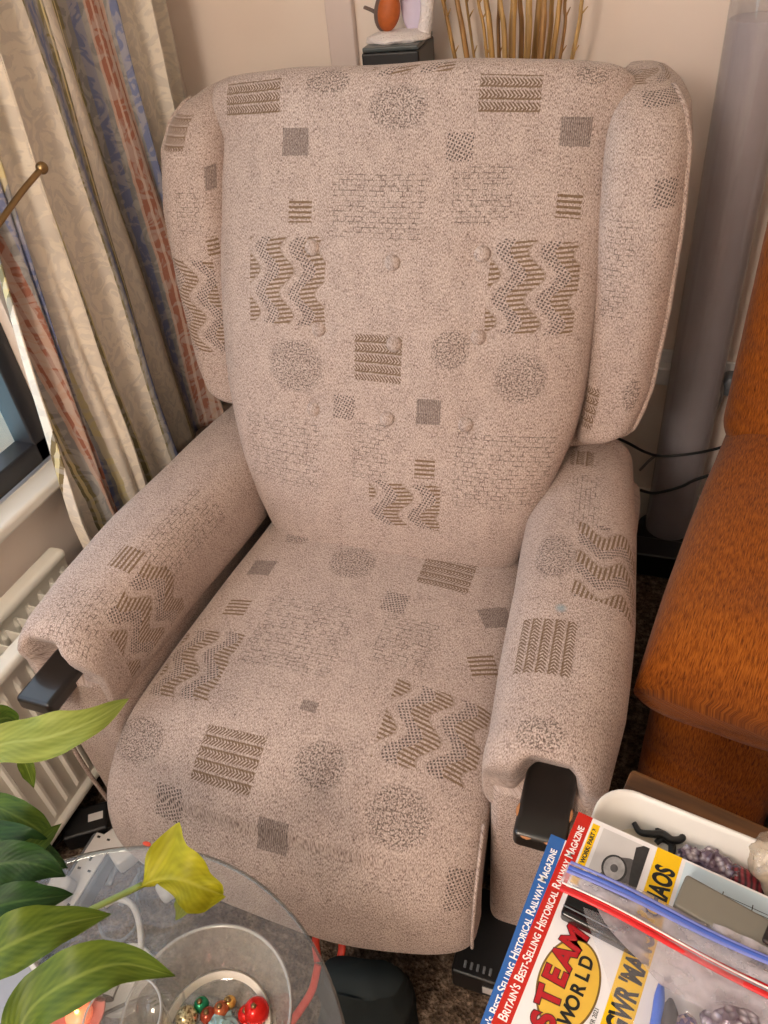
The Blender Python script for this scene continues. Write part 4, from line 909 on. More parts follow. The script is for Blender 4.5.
M_LOC = plain('photo_grey', srgb(96, 92, 92), .3, noise_amt=.5, scale=200); M_LOD = plain('photo_dark', srgb(52, 50, 50), .3, noise_amt=.4, scale=200)
loc = [(.148, -.0715), (.148, -.034), (.156, -.036), (.165, -.040), (.176, -.044), (.184, -.050), (.187, -.058), (.187, -.0715)]
l1 = prism('engine_image', loc, T1 + .0002, T1 + .0003, M_LOC, ph)
prism('engine_image', [(.171 + .0135 * math.cos(2 * PI * k / 28), -.048 + .0115 * math.sin(2 * PI * k / 28)) for k in range(28)], T1 + .0003, T1 + .0004, M_LOD, ph)
prism('engine_image', [(.171 + .0115 * math.cos(2 * PI * k / 28), -.048 + .0095 * math.sin(2 * PI * k / 28)) for k in range(28)], T1 + .0004, T1 + .0005, plain('photo_light', srgb(176, 172, 170), .3, noise_amt=.5, scale=160), ph)
prism('engine_image', [(.171 + .004 * math.cos(2 * PI * k / 16), -.048 + .0035 * math.sin(2 * PI * k / 16)) for k in range(16)], T1 + .0005, T1 + .0006, M_LOC, ph)
prism('engine_image', [(.150, -.0715), (.150, -.066), (.176, -.062), (.200, -.060), (.205, -.066), (.205, -.0715)], T1 + .0003, T1 + .0004, M_LOD, ph)
bp2 = f1('landscape_photo', .148, .208, .104, .285, M_SKY)
prism('train_image', [(.168, -.118), (.186, -.122), (.187, -.128), (.180, -.140), (.176, -.20), (.172, -.28), (.160, -.28), (.160, -.118)], T1 + .0002, T1 + .0003, plain('photo_olive', srgb(120, 130, 110), .3, noise_amt=.6, scale=90), bp2)
for yy in (.112, .116, .121): text('plane_lines', '-+-', .010, M_INK, bp2, (.180, -yy, zt), rz=-1.2, depth=.00005)
for yy in (.14, .165, .19): box('mast', (.186, -yy, zt + .0001), (.020, .0008, .0001), M_INK, bp2, bevel=0)
box('wire', (.190, -.17, zt + .0001), (.0005, .10, .0001), M_INK, bp2, bevel=0); box('wire', (.193, -.17, zt + .0001), (.0005, .10, .0001), M_INK, bp2, bevel=0)
text('red_letter', 's', .018, M_MRED, m1, (.112, -.036, zt), bold=.0012)

# --- zip bag and what lies in it
TOPZ = .6595
def pgp(x, y, h):       # magazine page coordinates to world
    c, s = math.cos(MA), math.sin(MA); return Vector((MX.x + x * c + y * s, MX.y + x * s - y * c, TOPZ + h))
def pgbox(name, x0, x1, y0, y1, h0, h1, mat, label, cat, rot=0, bevel=.003):
    c = pgp((x0 + x1) / 2, (y0 + y1) / 2, h0)
    o = thing(name, label, cat, c, MA + rot)
    return o, box('body', (0, 0, (h1 - h0) / 2), (x1 - x0, y1 - y0, h1 - h0), mat, o, bevel=bevel, seg=3)
o, _ = pgbox('black_case', .103, .131, .020, .090, .0008, .014, M_BLACKGLOSS, 'flat black case on the magazine under the bag zip', 'case', 0)
box('lid_line', (-.006, 0, .0134), (.001, .07, .0006), M_GREYP, o, bevel=0)
gb, _ = pgbox('grey_box', .145, .178, .105, .235, .0010, .024, plain('grey_card', srgb(122, 116, 104), .5), 'grey cardboard box lying on the magazine beyond the bag', 'box', -.10)
text('box_text', 'STANDARD', .0075, M_WINK, gb, (-.010, -.025, .0232), rz=-PI / 2, bold=.0002); text('box_text', 'WARNING', .0055, M_WINK, gb, (-.001, -.032, .0232), rz=-PI / 2)
dk, _ = pgbox('dark_packet', .150, .172, .175, .225, .0245, .030, plain('dark_brown_card', srgb(36, 24, 20), .5), 'dark brown packet on top of the grey box', 'packet', -.16)
pts = [pgp(.028, .112, .010), pgp(.055, .116, .011), pgp(.090, .112, .010)]
pen = thing('blue_pen', 'bright blue pen inside the clear zip bag', 'pen', pts[0])
tube('barrel', [p - pts[0] for p in pts], lambda t: .0045 if t < .85 else .0045 * (1.2 - t) / .35, plain('bright_blue_plastic', srgb(30, 100, 214), .3), pen, 12, 16)
tube('sleeve', [pgp(-.03, .108, .010) - pts[0], pts[0] - pts[0]], .0055, plain('navy_plastic', srgb(26, 36, 60), .3), pen, 12)
q = NT('sequin_fabric'); tc = q.n('ShaderNodeTexCoord'); v = q.n('ShaderNodeTexVoronoi', i={'Scale': 320.0}); q.l(tc.outputs['Object'], v.inputs['Vector']); cr = q.n('ShaderNodeValToRGB'); e = cr.color_ramp.elements
e[0].color = srgb(60, 50, 110); e[1].color = srgb(236, 200, 176); x = e.new(.5); x.color = srgb(130, 108, 176); sp_ = q.n('ShaderNodeSeparateColor'); q.l(v.outputs['Color'], sp_.inputs[0]); q.l(sp_.outputs[0], cr.inputs['Fac']); q.l(cr.outputs[0], q.b.inputs['Base Color']); q.b.inputs['Roughness'].default_value = .2; q.b.inputs['Metallic'].default_value = .6
g0 = pgp(.045, .142, .014)
tag(blob('glitter_purse', (g0.x, g0.y, g0.z), (.011, .036, .010), q.m, None, .15, 2, Matrix.Rotation(.0, 3, 'Z'), 4), 'sparkly purple sequin purse inside the clear zip bag', 'purse')
g0 = pgp(.050, .128, .008); tag(blob('dark_pouch', (g0.x, g0.y, g0.z + .001), (.009, .036, .009), plain('dark_cloth', srgb(40, 36, 44), .6), None, .1, 2, None, 4), 'dark pouch between the pen and the sequin purse', 'pouch')
g0 = pgp(.085, .172, .014); tag(blob('floral_pouch', (g0.x, g0.y, g0.z), (.028, .018, .012), M_FOIL, None, .1, 2, None, 4), 'pale patterned pouch inside the bag right of the purse', 'pouch')
zb = thing('zip_bag', 'clear plastic zip bag with blue and red seals lying across the magazines', 'bag', pgp(.05, .15, 0))
Z0 = zb.location
def bagsheet(name, xa, xb, H0, seed, mat, nx=40, ny=60, ylo=.02, yhi=.27, leftcut=None):
    me = D.meshes.new(name); V = []; F = []
    for j in range(ny + 1):
        for i in range(nx + 1):
            tx, ty = i / nx, j / ny; x = xa(ty) + (xb(ty) - xa(ty)) * tx
            y0_ = leftcut(x) if leftcut else ylo; y = y0_ + (yhi - y0_) * ty
            h = H0(x, y) + .006 * noise.noise(Vector((x * 30, y * 22, seed))) + .003 * noise.noise(Vector((x * 90, y * 70, seed + 3)))
            V.append(pgp(x, y, max(.0012, h)) - Z0)
    for j in range(ny):
        for i in range(nx): a = j * (nx + 1) + i; F.append((a, a + 1, a + nx + 2, a + nx + 1))
    me.from_pydata(V, [], F); return newobj(name, me, mat, zb)
M_BAG = glassy('clear_film', (.95, .95, .96, 1), .06, .12, haze=.09, hazecol=srgb(226, 216, 220), streak=45)
M_FLAP = glassy('folded_film', (.92, .92, .94, 1), .08, .14, haze=.34, hazecol=srgb(226, 214, 220), streak=60)
hump = lambda x, y: .022 + .010 * math.exp(-((y - .13) / .05) ** 2)
bagsheet('bag_front', lambda t: -.08, lambda t: .112 + .03 * t, hump, 1, M_BAG, leftcut=lambda x: interp([(-.08, .100), (.0, .094), (.05, .085), (.09, .055), (.12, .03)], x))
bagsheet('bag_flap', lambda t: interp([(0, .120), (.06, .108), (.14, .098), (.3, .082), (.7, .085), (1, .09)], t), lambda t: .126 + .004 * t, lambda x, y: .026 + .006 * math.sin(y * 30), 5, M_FLAP, ylo=.042)
bagsheet('bag_mouth', lambda t: .122, lambda t: .144 + .008 * math.sin(t * 3), lambda x, y: .026 + .004 * math.sin(y * 40), 9, M_FLAP, ylo=.012)
M_ZB = plain('blue_seal', srgb(72, 100, 190), .25); M_ZR = plain('red_seal', srgb(214, 36, 40), .25); M_ZP = plain('pale_blue_seal', srgb(120, 130, 200), .25)
def seal(nm, x0, x1, h, r, mt, bow=.0):
    pts = [pgp(x0 + (x1 - x0) * t + bow * math.sin(PI * t), .014 + .25 * t, h + .003 * math.sin(t * 9)) - Z0 for t in [k / 12 for k in range(13)]]
    tube(nm, pts, r, mt, zb, 8, 60, flat=.5)
seal('blue_seal', .138, .142, .030, .0022, M_ZB); seal('blue_seal', .134, .141, .030, .0018, M_ZP); seal('blue_seal', .143, .143, .030, .0014, M_ZP)
seal('red_seal', .1185, .117, .030, .0018, M_ZR, .003); seal('red_seal', .1165, .110, .030, .0026, M_ZR, .002); seal('clear_seal', .1210, .1145, .032, .0008, M_WINK, .002)

# ================================================================== GLASS TABLE
gt = thing('glass_table', 'round clear glass coffee table at the lower left with an ornament bowl on it', 'table', (-.017, -.966, 0))
M_GT = glassy('table_glass', (.97, .985, .98, 1), .02, .02, haze=.09, hazecol=srgb(206, 200, 204))
M_GE = glassy('glass_edge', (.55, .62, .60, 1), .35, .08)
lathe('glass_top', [(0, .441), (.296, .441), (.296, .449), (0, .449)], M_GT, gt, 128)
lathe('top_edge', [(.2955, .4405), (.2985, .4425), (.2985, .4475), (.2955, .4495)], M_GE, gt, 128)
lathe('glass_shelf', [(0, .176), (.215, .176), (.215, .182), (0, .182)], M_GT, gt, 96)
lathe('shelf_edge', [(.2145, .1755), (.2175, .1765), (.2175, .1815), (.2145, .1825)], plain('dark_glass_edge', srgb(58, 58, 60), .15), gt, 96)
M_CHR = plain('chrome', (.6, .6, .6, 1), .15, metal=1)
for a in (200, 320, 260):
    ar = math.radians(a); x, y = .20 * math.cos(ar), .20 * math.sin(ar)
    tube('leg', [(x, y, 0), (x, y, .441)], .011, M_CHR, gt, 20)
e_ = at(147, 844, z=.449) - Vector((-.017, -.966, 0))
o = blob('edge_marker', (e_.x, e_.y, .4495), (.006, .003, .0015), plain('orange_sticker', srgb(236, 84, 50), .4), gt, .1, 1, None, 3)
# bowl
bc = at(208, 1018, z=.50); bc.z = .4495
gb_ = thing('glass_bowl', 'clear glass bowl of small coloured baubles on the glass table', 'bowl', bc)
M_BOWL = glassy('bowl_glass', (.985, .985, .97, 1), .04, .03, haze=.12, hazecol=srgb(214, 206, 196))
lathe('bowl_wall', [(0, .0005), (.050, .0005), (.058, .004), (.078, .030), (.088, .058), (.0895, .060), (.0865, .060), (.075, .032), (.056, .007), (.048, .004), (0, .004)], M_BOWL, gb_, 96)
lathe('rim', [(.0860, .0590), (.0880, .0612), (.0900, .0590), (.0880, .0575)], glassy('rim_glass', (.8, .8, .78, 1), .4, .1, haze=.25), gb_, 96)
lathe('frosted_edge', [(.054, .0085), (.060, .013), (.0565, .0145), (.052, .0085)], plain('frosted_white', srgb(210, 200, 186), .5), gb_, 64)
bcol = [('green', (30, 130, 90)), ('dark red', (150, 60, 40)), ('gold', (206, 160, 80)), ('red', (206, 24, 14)), ('copper', (176, 96, 60))]
for k, (px, py, r, ci) in enumerate(((201, 1004, .0085, 0), (208, 1015, .009, 1), (229, 1001, .007, 2), (221, 1009, .009, 4), (257, 1012, .014, 3), (247, 1014, .010, 3))):
    c = at(px, py, z=.465); nm, rgb = bcol[ci]
    t_ = thing('bauble', '%s shiny bauble in the glass bowl%s' % (nm, {4: ', the largest', 5: ', beside the largest'}.get(k, '')), 'bauble', (c.x, c.y, .4545))
    bm = bmesh.new(); bmesh.ops.create_uvsphere(bm, u_segments=28, v_segments=18, radius=r, matrix=Matrix.Translation((0, 0, r))); bm_obj('ball', bm, plain('bauble_%s_%d' % (nm.replace(' ', '_'), k), srgb(*rgb), .15, metal=.5), t_, autosmooth=False)
    lathe('cap', [(0, 0), (.0028, 0), (.0028, .003), (0, .003)], M_BRASS, t_, 12, Matrix.Translation((0, 0, 2 * r - .0008)))
q = NT('glitter'); tc = q.n('ShaderNodeTexCoord'); v = q.n('ShaderNodeTexVoronoi', i={'Scale': 500.0}); q.l(tc.outputs['Object'], v.inputs['Vector']); cr = q.n('ShaderNodeValToRGB'); e = cr.color_ramp.elements; e[0].color = srgb(250, 236, 190); e[1].color = srgb(110, 84, 50); sp_ = q.n('ShaderNodeSeparateColor'); q.l(v.outputs['Color'], sp_.inputs[0]); q.l(sp_.outputs[0], cr.inputs['Fac']); q.l(cr.outputs[0], q.b.inputs['Base Color']); q.b.inputs['Roughness'].default_value = .2; q.b.inputs['Metallic'].default_value = .7
c = at(187, 1018, z=.465); tag(blob('glitter_ball', (c.x, c.y, .4665), (.012, .012, .012), q.m, None, .03, 5, None, 4), 'pale gold glitter ball at the left of the bowl', 'bauble')
M_TIN = plain('silver_tinsel', srgb(150, 176, 176), .2, metal=.5, noise_amt=.6, scale=300)
c = at(222, 1024, z=.465); tag(blob('tinsel_star', (c.x, c.y, .462), (.020, .012, .0075), M_TIN, None, .5, 5, None, 4), 'silvery green tinsel lump in the middle of the bowl', 'ornament')
# glass globe and second glass to the left
c = at(160, 1004, z=.48); gg = thing('glass_globe', 'small clear glass globe left of the bowl', 'glass', (c.x, c.y, .4495))
bm = bmesh.new(); bmesh.ops.create_uvsphere(bm, u_segments=40, v_segments=24, radius=.026, matrix=Matrix.Translation((0, 0, .027)))
bm_obj('globe', bm, glassy('globe_glass', (.86, .88, .88, 1), .10, .03, haze=.06), gg, autosmooth=False)
lathe('foot_ring', [(.010, 0), (.014, 0), (.012, .004), (.009, .004)], M_BOWL, gg, 32)
c = at(132, 1030, z=.5); g2 = thing('glass_tumbler', 'clear drinking glass at the bottom edge, left of the globe', 'glass', (c.x, c.y, .4495))
lathe('tumbler_wall', [(0, .0005), (.030, .0005), (.033, .004), (.040, .085), (.0385, .085), (.031, .008), (0, .008)], M_BOWL, g2, 64)
lathe('tumbler_rim', [(.038, .0845), (.0393, .0862), (.0406, .0845), (.0393, .083)], glassy('rim_glass_2', (.85, .85, .83, 1), .5, .1, haze=.3), g2, 64)
# white box, black adapter, tealight, sunglasses on the table
c = at(-8, 1010, z=.48)
wb = thing('white_box', 'white box with a grey-blue lid at the lower left corner', 'box', (c.x, c.y, .4495), math.radians(-24))
box('carton', (0, 0, .015), (.10, .11, .030), M_WHITE, wb, bevel=.002)
box('lid_panel', (0, 0, .0305), (.088, .098, .001), plain('grey_blue_card', srgb(150, 154, 166), .5), wb, bevel=0)
c = at(80, 1015, z=.455)
tl = thing('tealight_dish', 'pink glass tealight dish glowing orange at the bottom left', 'candle', (c.x, c.y, .4495))
lathe('dish', [(0, .0005), (.024, .0005), (.030, .012), (.028, .012), (.022, .004), (0, .004)], plain('pink_glass', srgb(226, 140, 130), .2, alpha=.8), tl, 40)
lathe('candle', [(0, .004), (.014, .004), (.014, .012), (0, .012)], plain('candle_wax', srgb(250, 150, 110), .4, emit=((1, .25, .12, 1), .6)), tl, 32)
lathe('flame', [(0, .012), (.0022, .015), (.0016, .020), (0, .026)], plain('flame', (1, .5, .1, 1), .5, emit=((1, .5, .1, 1), 8)), tl, 12)
c = at(89, 997, z=.462)
sg = thing('sunglasses', 'pair of black sunglasses beside the tealight dish', 'sunglasses', (c.x, c.y, .4495), .25)
for s in (-1, 1): blob('lens', (s * .016, 0, .012), (.0135, .003, .010), M_BLACKGLOSS, sg, .02, 1, None, 3)
tube('bridge', [(-.004, 0, .016), (0, -.001, .018), (.004, 0, .016)], .0012, M_BLACKGLOSS, sg, 6)
for s in (-1, 1): tube('temple', [(s * .029, 0, .014), (s * .030, .02, .012), (s * .027, .045, .003)], .0013, M_BLACKGLOSS, sg, 6, 10)

# ================================================================== FLOOR CLUTTER
u0 = at(94, 852, z=.045); u1 = at(36, 945, z=.045); dv = u1 - u0; ang = math.atan2(dv.y, dv.x); Lg = dv.length + .08; mid = (u0 + u1) / 2
ps = thing('power_strip', 'white extension socket strip on the carpet below the glass table', 'power strip', (mid.x, mid.y, 0), ang)
box('housing', (0, 0, .020), (Lg, .060, .036), M_GREYP, ps, bevel=.005, seg=3)
box('top_face', (0, .0, .0395), (Lg - .006, .042, .004), M_WHITE, ps, bevel=.0015)
for k in range(-2, 3):
    cx = k * .062
    hs = bmesh.new()
    add_box(hs, (cx - .011, 0, .0417), (.008, .004, .0008)); add_box(hs, (cx + .010, -.011, .0417), (.004, .0065, .0008)); add_box(hs, (cx + .010, .011, .0417), (.004, .0065, .0008))
    bm_obj('socket', hs, M_BLACK, ps, smooth=False, autosmooth=False)
def plug(c, rz, mat, label, sz=(.052, .046, .036), z0=.0415):
    o = thing('mains_plug', label, 'plug', (c.x, c.y, z0), rz)
    bm = bmesh.new(); vs_ = add_box(bm, (0, 0, sz[2] / 2), sz)
    for v in vs_:
        if v.co.z > sz[2] * .6: v.co.x *= .82; v.co.y *= .82
    bm_obj('plug_body', bm, mat, o, bevel=.010, seg=4); tube('cord', [(sz[0] / 2 - .006, 0, .014), (sz[0] / 2 + .03, 0, .010), (sz[0] / 2 + .07, .01, .0)], .0035, mat, o, 8, 12)
    return o
plug(at(57, 887, z=.07), ang + .1, M_WHITE, 'white mains plug sitting in the extension socket strip')
plug(at(48, 966, z=.07), ang + PI, M_BLACK, 'black mains plug at the near end of the socket strip', (.045, .040, .036))
c = at(165, 888, z=.02)
pw = plug(c, 2.6, M_WHITE, 'white plug lying loose on the carpet under the yellow leaf', (.045, .032, .026), z0=.002)
c = at(88, 824, z=.03)
ad_ = thing('power_adapter', 'black power adapter on the carpet between the radiator and the chair', 'adapter', (c.x, c.y, 0), .6)
box('adapter_body', (0, 0, .024), (.085, .06, .046), M_BLACK, ad_, bevel=.006, seg=3); lb = box('sticker', (.02, .0, .0475), (.028, .016, .0006), M_WHITE, ad_, bevel=0); lb['label'] = 'white sticker'
c = at(122, 848, z=.02)
tag(box('white_adapter', (c.x, c.y, .022), (.075, .05, .040), M_WHITE, bevel=.006, rot=Matrix.Rotation(-.5, 3, 'Z')), 'white adapter block beside the chair front under the glass edge', 'adapter')
cb = [at(105, 905, z=.03), at(118, 899, z=.03), at(132, 905, z=.03), at(139, 922, z=.03), at(141, 946, z=.02), at(138, 965, z=.008)]
tag(tube('cable', cb, .0055, M_WHITE, None, 12, 50), 'thick white cable looping on the carpet under the table', 'cable')
cb = [at(98, 920, z=.01), at(104, 936, z=.01), at(118, 941, z=.01), at(132, 932, z=.01), at(139, 915, z=.01), at(136, 890, z=.01), at(140, 868, z=.012)]
tag(tube('cable', cb, .003, M_GREYP, None, 8, 50), 'thin grey cable curled inside the white cable loop', 'cable')
cb = [at(50, 850, z=.015), at(62, 838, z=.015), at(70, 820, z=.015), at(80, 812, z=.02)]
tag(tube('cable', cb, .0035, M_BLACK, None, 8, 30), 'black cable running to the power adapter by the radiator', 'cable')
c = at(120, 975, z=.03)
wd_ = thing('round_dish', 'white round lid lying on the carpet under the table', 'lid', (c.x, c.y, 0))
lathe('dish_disc', [(0, .001), (.052, .001), (.055, .004), (.055, .018), (.051, .020), (.049, .012), (0, .010)], M_WHITE, wd_, 64)
for k, (pa, pb) in enumerate((((118, 858), (108, 884)), ((144, 866), (120, 905)))):
    a_, b_ = at(*pa, z=.01), at(*pb, z=.01); a_.z = b_.z = .0065
    tag(tube('metal_strip', [a_, (a_ + b_) / 2, b_], .006, plain('steel_strip_%s' % 'ab'[k], srgb(150, 152, 156), .3, metal=.6), None, 8, 6, flat=.4), ('short' if k == 0 else 'long') + ' grey metal strip on the carpet right of the socket strip', 'strip')
# tote bag
t_of = lambda z: max(0, min(1, (z - .06) / .06))
bg_ = thing('tote_bag', 'black fabric bag with red handles on the carpet below the seat front', 'bag', (.155, -.655, 0), .15)
rings = []
for i in range(50):
    t = i / 49; z = .002 + .145 * t; f = 1.05 - .25 * t
    rings.append(ring(Vector((0, .0, z)), Vector((1, 0, 0)), Vector((0, -1, 0)), .075 * f, .062 * (1 - .55 * t), 60, 3))
loft('bag_body', rings, plain('black_teal_cloth', srgb(18, 28, 30), .75, noise_amt=.4), bg_, lambda p, i, k: p + Vector((.012 * noise.noise(Vector((p.x * 14, p.y * 14, p.z * 14))) + .006 * noise.noise(Vector((p.x * 45, p.y * 30, p.z * 30))), .012 * noise.noise(Vector((p.z * 14, p.x * 14, 3))), .012 * noise.noise(Vector((p.x * 30, p.y * 30, 8))) * t_of(p.z))))
M_RS = plain('red_strap', srgb(206, 52, 26), .5)
off = Vector((.155, -.655, 0)); RM = Matrix.Rotation(-.15, 3, 'Z')
hp = [RM @ (at(x, y, z=z) - off) for x, y, z in ((318, 962, .135), (316, 938, .145), (325, 921, .150), (338, 926, .150), (342, 947, .145), (337, 970, .130))]
tube('handle', hp, .006, M_RS, bg_, 10, 40, flat=.45)
hp = [RM @ (at(x, y, z=z) - off) for x, y, z in ((398, 992, .06), (394, 1004, .05), (384, 1024, .045), (376, 1040, .04))]
tube('trim', hp, .0035, M_RS, bg_, 8, 24)
hp = [RM @ (at(x, y, z=z) - off) for x, y, z in ((318, 965, .15), (312, 990, .12), (300, 1010, .10), (290, 1024, .09))]
tube('handle', hp, .006, M_RS, bg_, 10, 24, flat=.45)

# ================================================================== PEACE LILY
def leafmat(name, c1, c2, vein, trans=.25):
    q = NT(name); uv = q.n('ShaderNodeUVMap'); uv.uv_map = 'UVMap'; sx = q.n('ShaderNodeSeparateXYZ'); q.l(uv.outputs[0], sx.inputs[0])
    ab = q.n('ShaderNodeMath', operation='ABSOLUTE'); q.l(sx.outputs[0], ab.inputs[0])
    mr = q.n('ShaderNodeMapRange', i={'From Min': .02, 'From Max': .10, 'To Min': 1, 'To Max': 0}); q.l(ab.outputs[0], mr.inputs['Value'])
    ph = q.n('ShaderNodeMath', operation='MULTIPLY_ADD', i={1: -1.6}); q.l(ab.outputs[0], ph.inputs[0]); vv = q.n('ShaderNodeMath', operation='MULTIPLY', i={1: 5.0}); q.l(sx.outputs[1], vv.inputs[0]); q.l(vv.outputs[0], ph.inputs[2])
    s_ = q.n('ShaderNodeMath', operation='MULTIPLY', i={1: 17.0}); q.l(ph.outputs[0], s_.inputs[0]); si = q.n('ShaderNodeMath', operation='SINE'); q.l(s_.outputs[0], si.inputs[0])
    nz = q.n('ShaderNodeTexNoise', i={'Scale': 3.0, 'Detail': 3.0}); q.l(uv.outputs[0], nz.inputs['Vector'])
    f = q.n('ShaderNodeMath', operation='MULTIPLY_ADD', i={1: .045}); q.l(si.outputs[0], f.inputs[0]); q.l(nz.outputs['Fac'], f.inputs[2])
    cr = q.n('ShaderNodeValToRGB'); e = cr.color_ramp.elements; e[0].position = .3; e[0].color = c1; e[1].position = .7; e[1].color = c2; q.l(f.outputs[0], cr.inputs['Fac'])
    sm = q.n('ShaderNodeMath', operation='MULTIPLY', i={1: .4}); q.l(mr.outputs[0], sm.inputs[0])
    mx = q.n('ShaderNodeMix', data_type='RGBA'); mx.inputs[7].default_value = vein; q.l(sm.outputs[0], mx.inputs[0]); q.l(cr.outputs[0], mx.inputs[6]); q.l(mx.outputs[2], q.b.inputs['Base Color'])
    q.b.inputs['Roughness'].default_value = .5; q.b.inputs['Specular IOR Level'].default_value = .3
    bp = q.n('ShaderNodeBump', i={'Strength': .07, 'Distance': .002}); q.l(si.outputs[0], bp.inputs['Height']); q.l(bp.outputs[0], q.b.inputs['Normal'])
    td = q.n('ShaderNodeBsdfTranslucent'); q.l(mx.outputs[2], td.inputs['Color']); ms = q.n('ShaderNodeMixShader', i={0: trans})
    out = q.t.nodes['Material Output']; q.l(q.b.outputs[0], ms.inputs[1]); q.l(td.outputs[0], ms.inputs[2]); q.l(ms.outputs[0], out.inputs['Surface'])
    return q.m
L_PALE = leafmat('pale_leaf', srgb(128, 142, 56), srgb(164, 174, 84), srgb(188, 198, 116), .3)
L_MID = leafmat('green_leaf', srgb(56, 86, 26), srgb(94, 118, 36), srgb(130, 150, 70))
L_DARK = leafmat('dark_leaf', srgb(28, 58, 24), srgb(48, 82, 34), srgb(84, 114, 56))
L_OLIVE = leafmat('olive_leaf', srgb(66, 88, 22), srgb(104, 122, 36), srgb(150, 164, 78))
L_YEL = leafmat('yellow_leaf', srgb(150, 148, 20), srgb(188, 182, 36), srgb(204, 198, 90), .35)
M_STEM = plain('leaf_stem', srgb(150, 168, 84), .4)
pc = at(-95, 985, z=.30); pc.z = 0
pl = thing('peace_lily', 'potted peace lily with long green and yellowing leaves at the left edge', 'plant', pc)
lathe('pot', [(0, 0), (.060, 0), (.066, .01), (.082, .14), (.084, .15), (.078, .15), (.072, .135), (0, .13)], plain('pot_glaze', srgb(200, 190, 176), .4), pl, 48)
lathe('soil', [(0, .138), (.070, .133), (0, .130)], plain('soil', srgb(50, 36, 26), .95, bump=1), pl, 32)
def leaf(pix, hw, mat, prof=None, fold=.25, tilt=0.0, stem=True, curlk=0.0, name='leaf', prof2=None):
    pts = [at(x, y, z=z) - pc for x, y, z in pix]; n_ = 44; C_ = catmull(pts, n_)
    me = D.meshes.new(name); V = []; F = []; UVs = []; W = 12
    prof = prof or [(0, .12), (.12, .55), (.3, .95), (.45, 1.0), (.65, .85), (.82, .5), (.93, .2), (1, .01)]
    for i, p in enumerate(C_):
        t = (C_[min(i + 1, n_ - 1)] - C_[max(i - 1, 0)]).normalized()
        view = (CP - pc - p).normalized(); nn = (Vector((0, 0, 1)) * .6 + view * .6); nn = (nn - t * nn.dot(t)).normalized()
        side = t.cross(nn).normalized(); nn = (nn * math.cos(tilt) + side * math.sin(tilt)); side = t.cross(nn).normalized()
        wa = interp(prof, i / (n_ - 1)) * hw; wb = interp(prof2, i / (n_ - 1)) * hw if prof2 else wa
        for k in range(W + 1):
            s = -1 + 2 * k / W; w = wa if s < 0 else wb; wav = .10 * hw * math.sin(i * .42 + s * 2) * abs(s)
            V.append(p + side * s * w + nn * (abs(s) ** 1.3 * fold * w + wav + curlk * s * s * w)); UVs.append((s, i / (n_ - 1)))
    for i in range(n_ - 1):
        for k in range(W): a = i * (W + 1) + k; F.append((a, a + 1, a + W + 2, a + W + 1))
    me.from_pydata(V, [], F); ul = me.uv_layers.new(name='UVMap')
    for p in me.polygons:
        for li in p.loop_indices: ul.data[li].uv = UVs[me.loops[li].vertex_index]
    o = newobj(name, me, mat, pl)
    if stem:
        b = C_[0]; base = Vector((random.uniform(-.03, .03), random.uniform(-.03, .03), .13)); mid_ = base * .85 + b * .15; mid_.z = max(.30, b.z - .10)
        d0 = (C_[0] - C_[2]).normalized()
        tube('leaf_stem', [base, mid_, b + d0 * .015, b], .0030, M_STEM, o, 8, 24)
    return o
leaf([(-45, 770, .66), (0, 745, .68), (45, 738, .69), (90, 722, .69), (130, 698, .67)], .0265, L_PALE, prof=[(0, .3), (.2, .8), (.4, 1.0), (.6, .95), (.78, .6), (.9, .3), (1, .01)], fold=.15)['label'] = 'large pale yellow-green leaf'
leaf([(-40, 735, .60), (-10, 722, .61), (8, 718, .60), (17, 724, .58)], .018, L_MID)
leaf([(20, 752, .63), (27, 768, .61), (34, 788, .58)], .009, L_OLIVE, stem=False)
leaf([(-50, 925, .60), (-5, 885, .62), (32, 850, .62), (62, 823, .60)], .016, L_MID)
leaf([(-60, 850, .60), (-20, 838, .62), (20, 846, .62), (45, 858, .60), (68, 868, .58)], .020, L_DARK, fold=.35)
leaf([(-50, 800, .56), (-8, 806, .58), (20, 818, .58), (42, 832, .56), (50, 845, .54)], .018, L_MID)
leaf([(-60, 885, .63), (-15, 868, .65), (15, 862, .65), (42, 866, .64), (66, 876, .62)], .022, L_DARK, tilt=.3)
leaf([(-60, 925, .64), (-20, 912, .66), (15, 902, .66), (45, 898, .65), (74, 894, .63)], .018, L_DARK, fold=.3)
leaf([(-60, 980, .66), (-15, 958, .69), (20, 940, .70), (60, 925, .69), (112, 914, .66)], .026, L_OLIVE, fold=.2)['label'] = 'green leaf yellowing along its lower edge'
leaf([(8, 1062, .68), (30, 1010, .70), (75, 978, .72), (122, 964, .71), (176, 976, .68)], .024, L_OLIVE, fold=.2)['label'] = 'long olive green leaf nearest the viewer'
leaf([(20, 866, .58), (20, 885, .56), (21, 903, .53)], .006, L_OLIVE, stem=False)
# yellow curled leaf on its long stalk
yl = leaf([(140, 886, .62), (158, 880, .63), (182, 880, .64), (204, 888, .635), (224, 895, .62)], .060, L_YEL, prof=[(0, .04), (.15, .30), (.26, .62), (.34, .86), (.375, .90), (.42, .66), (.5, .48), (.65, .36), (.85, .16), (1, .03)], prof2=[(0, .04), (.3, .08), (.5, .30), (.7, .46), (.85, .32), (1, .03)], fold=.25, stem=False)
yl['label'] = 'bright yellow curling leaf'
leaf([(186, 892, .625), (184, 903, .61), (176, 920, .59)], .010, L_PALE, stem=False)
tube('flower_stem', [at(x, y, z=z) - pc for x, y, z in ((-95, 985, .15), (-20, 960, .40), (40, 935, .55), (90, 910, .61), (142, 885, .62))], .0032, M_STEM, pl, 8, 50)

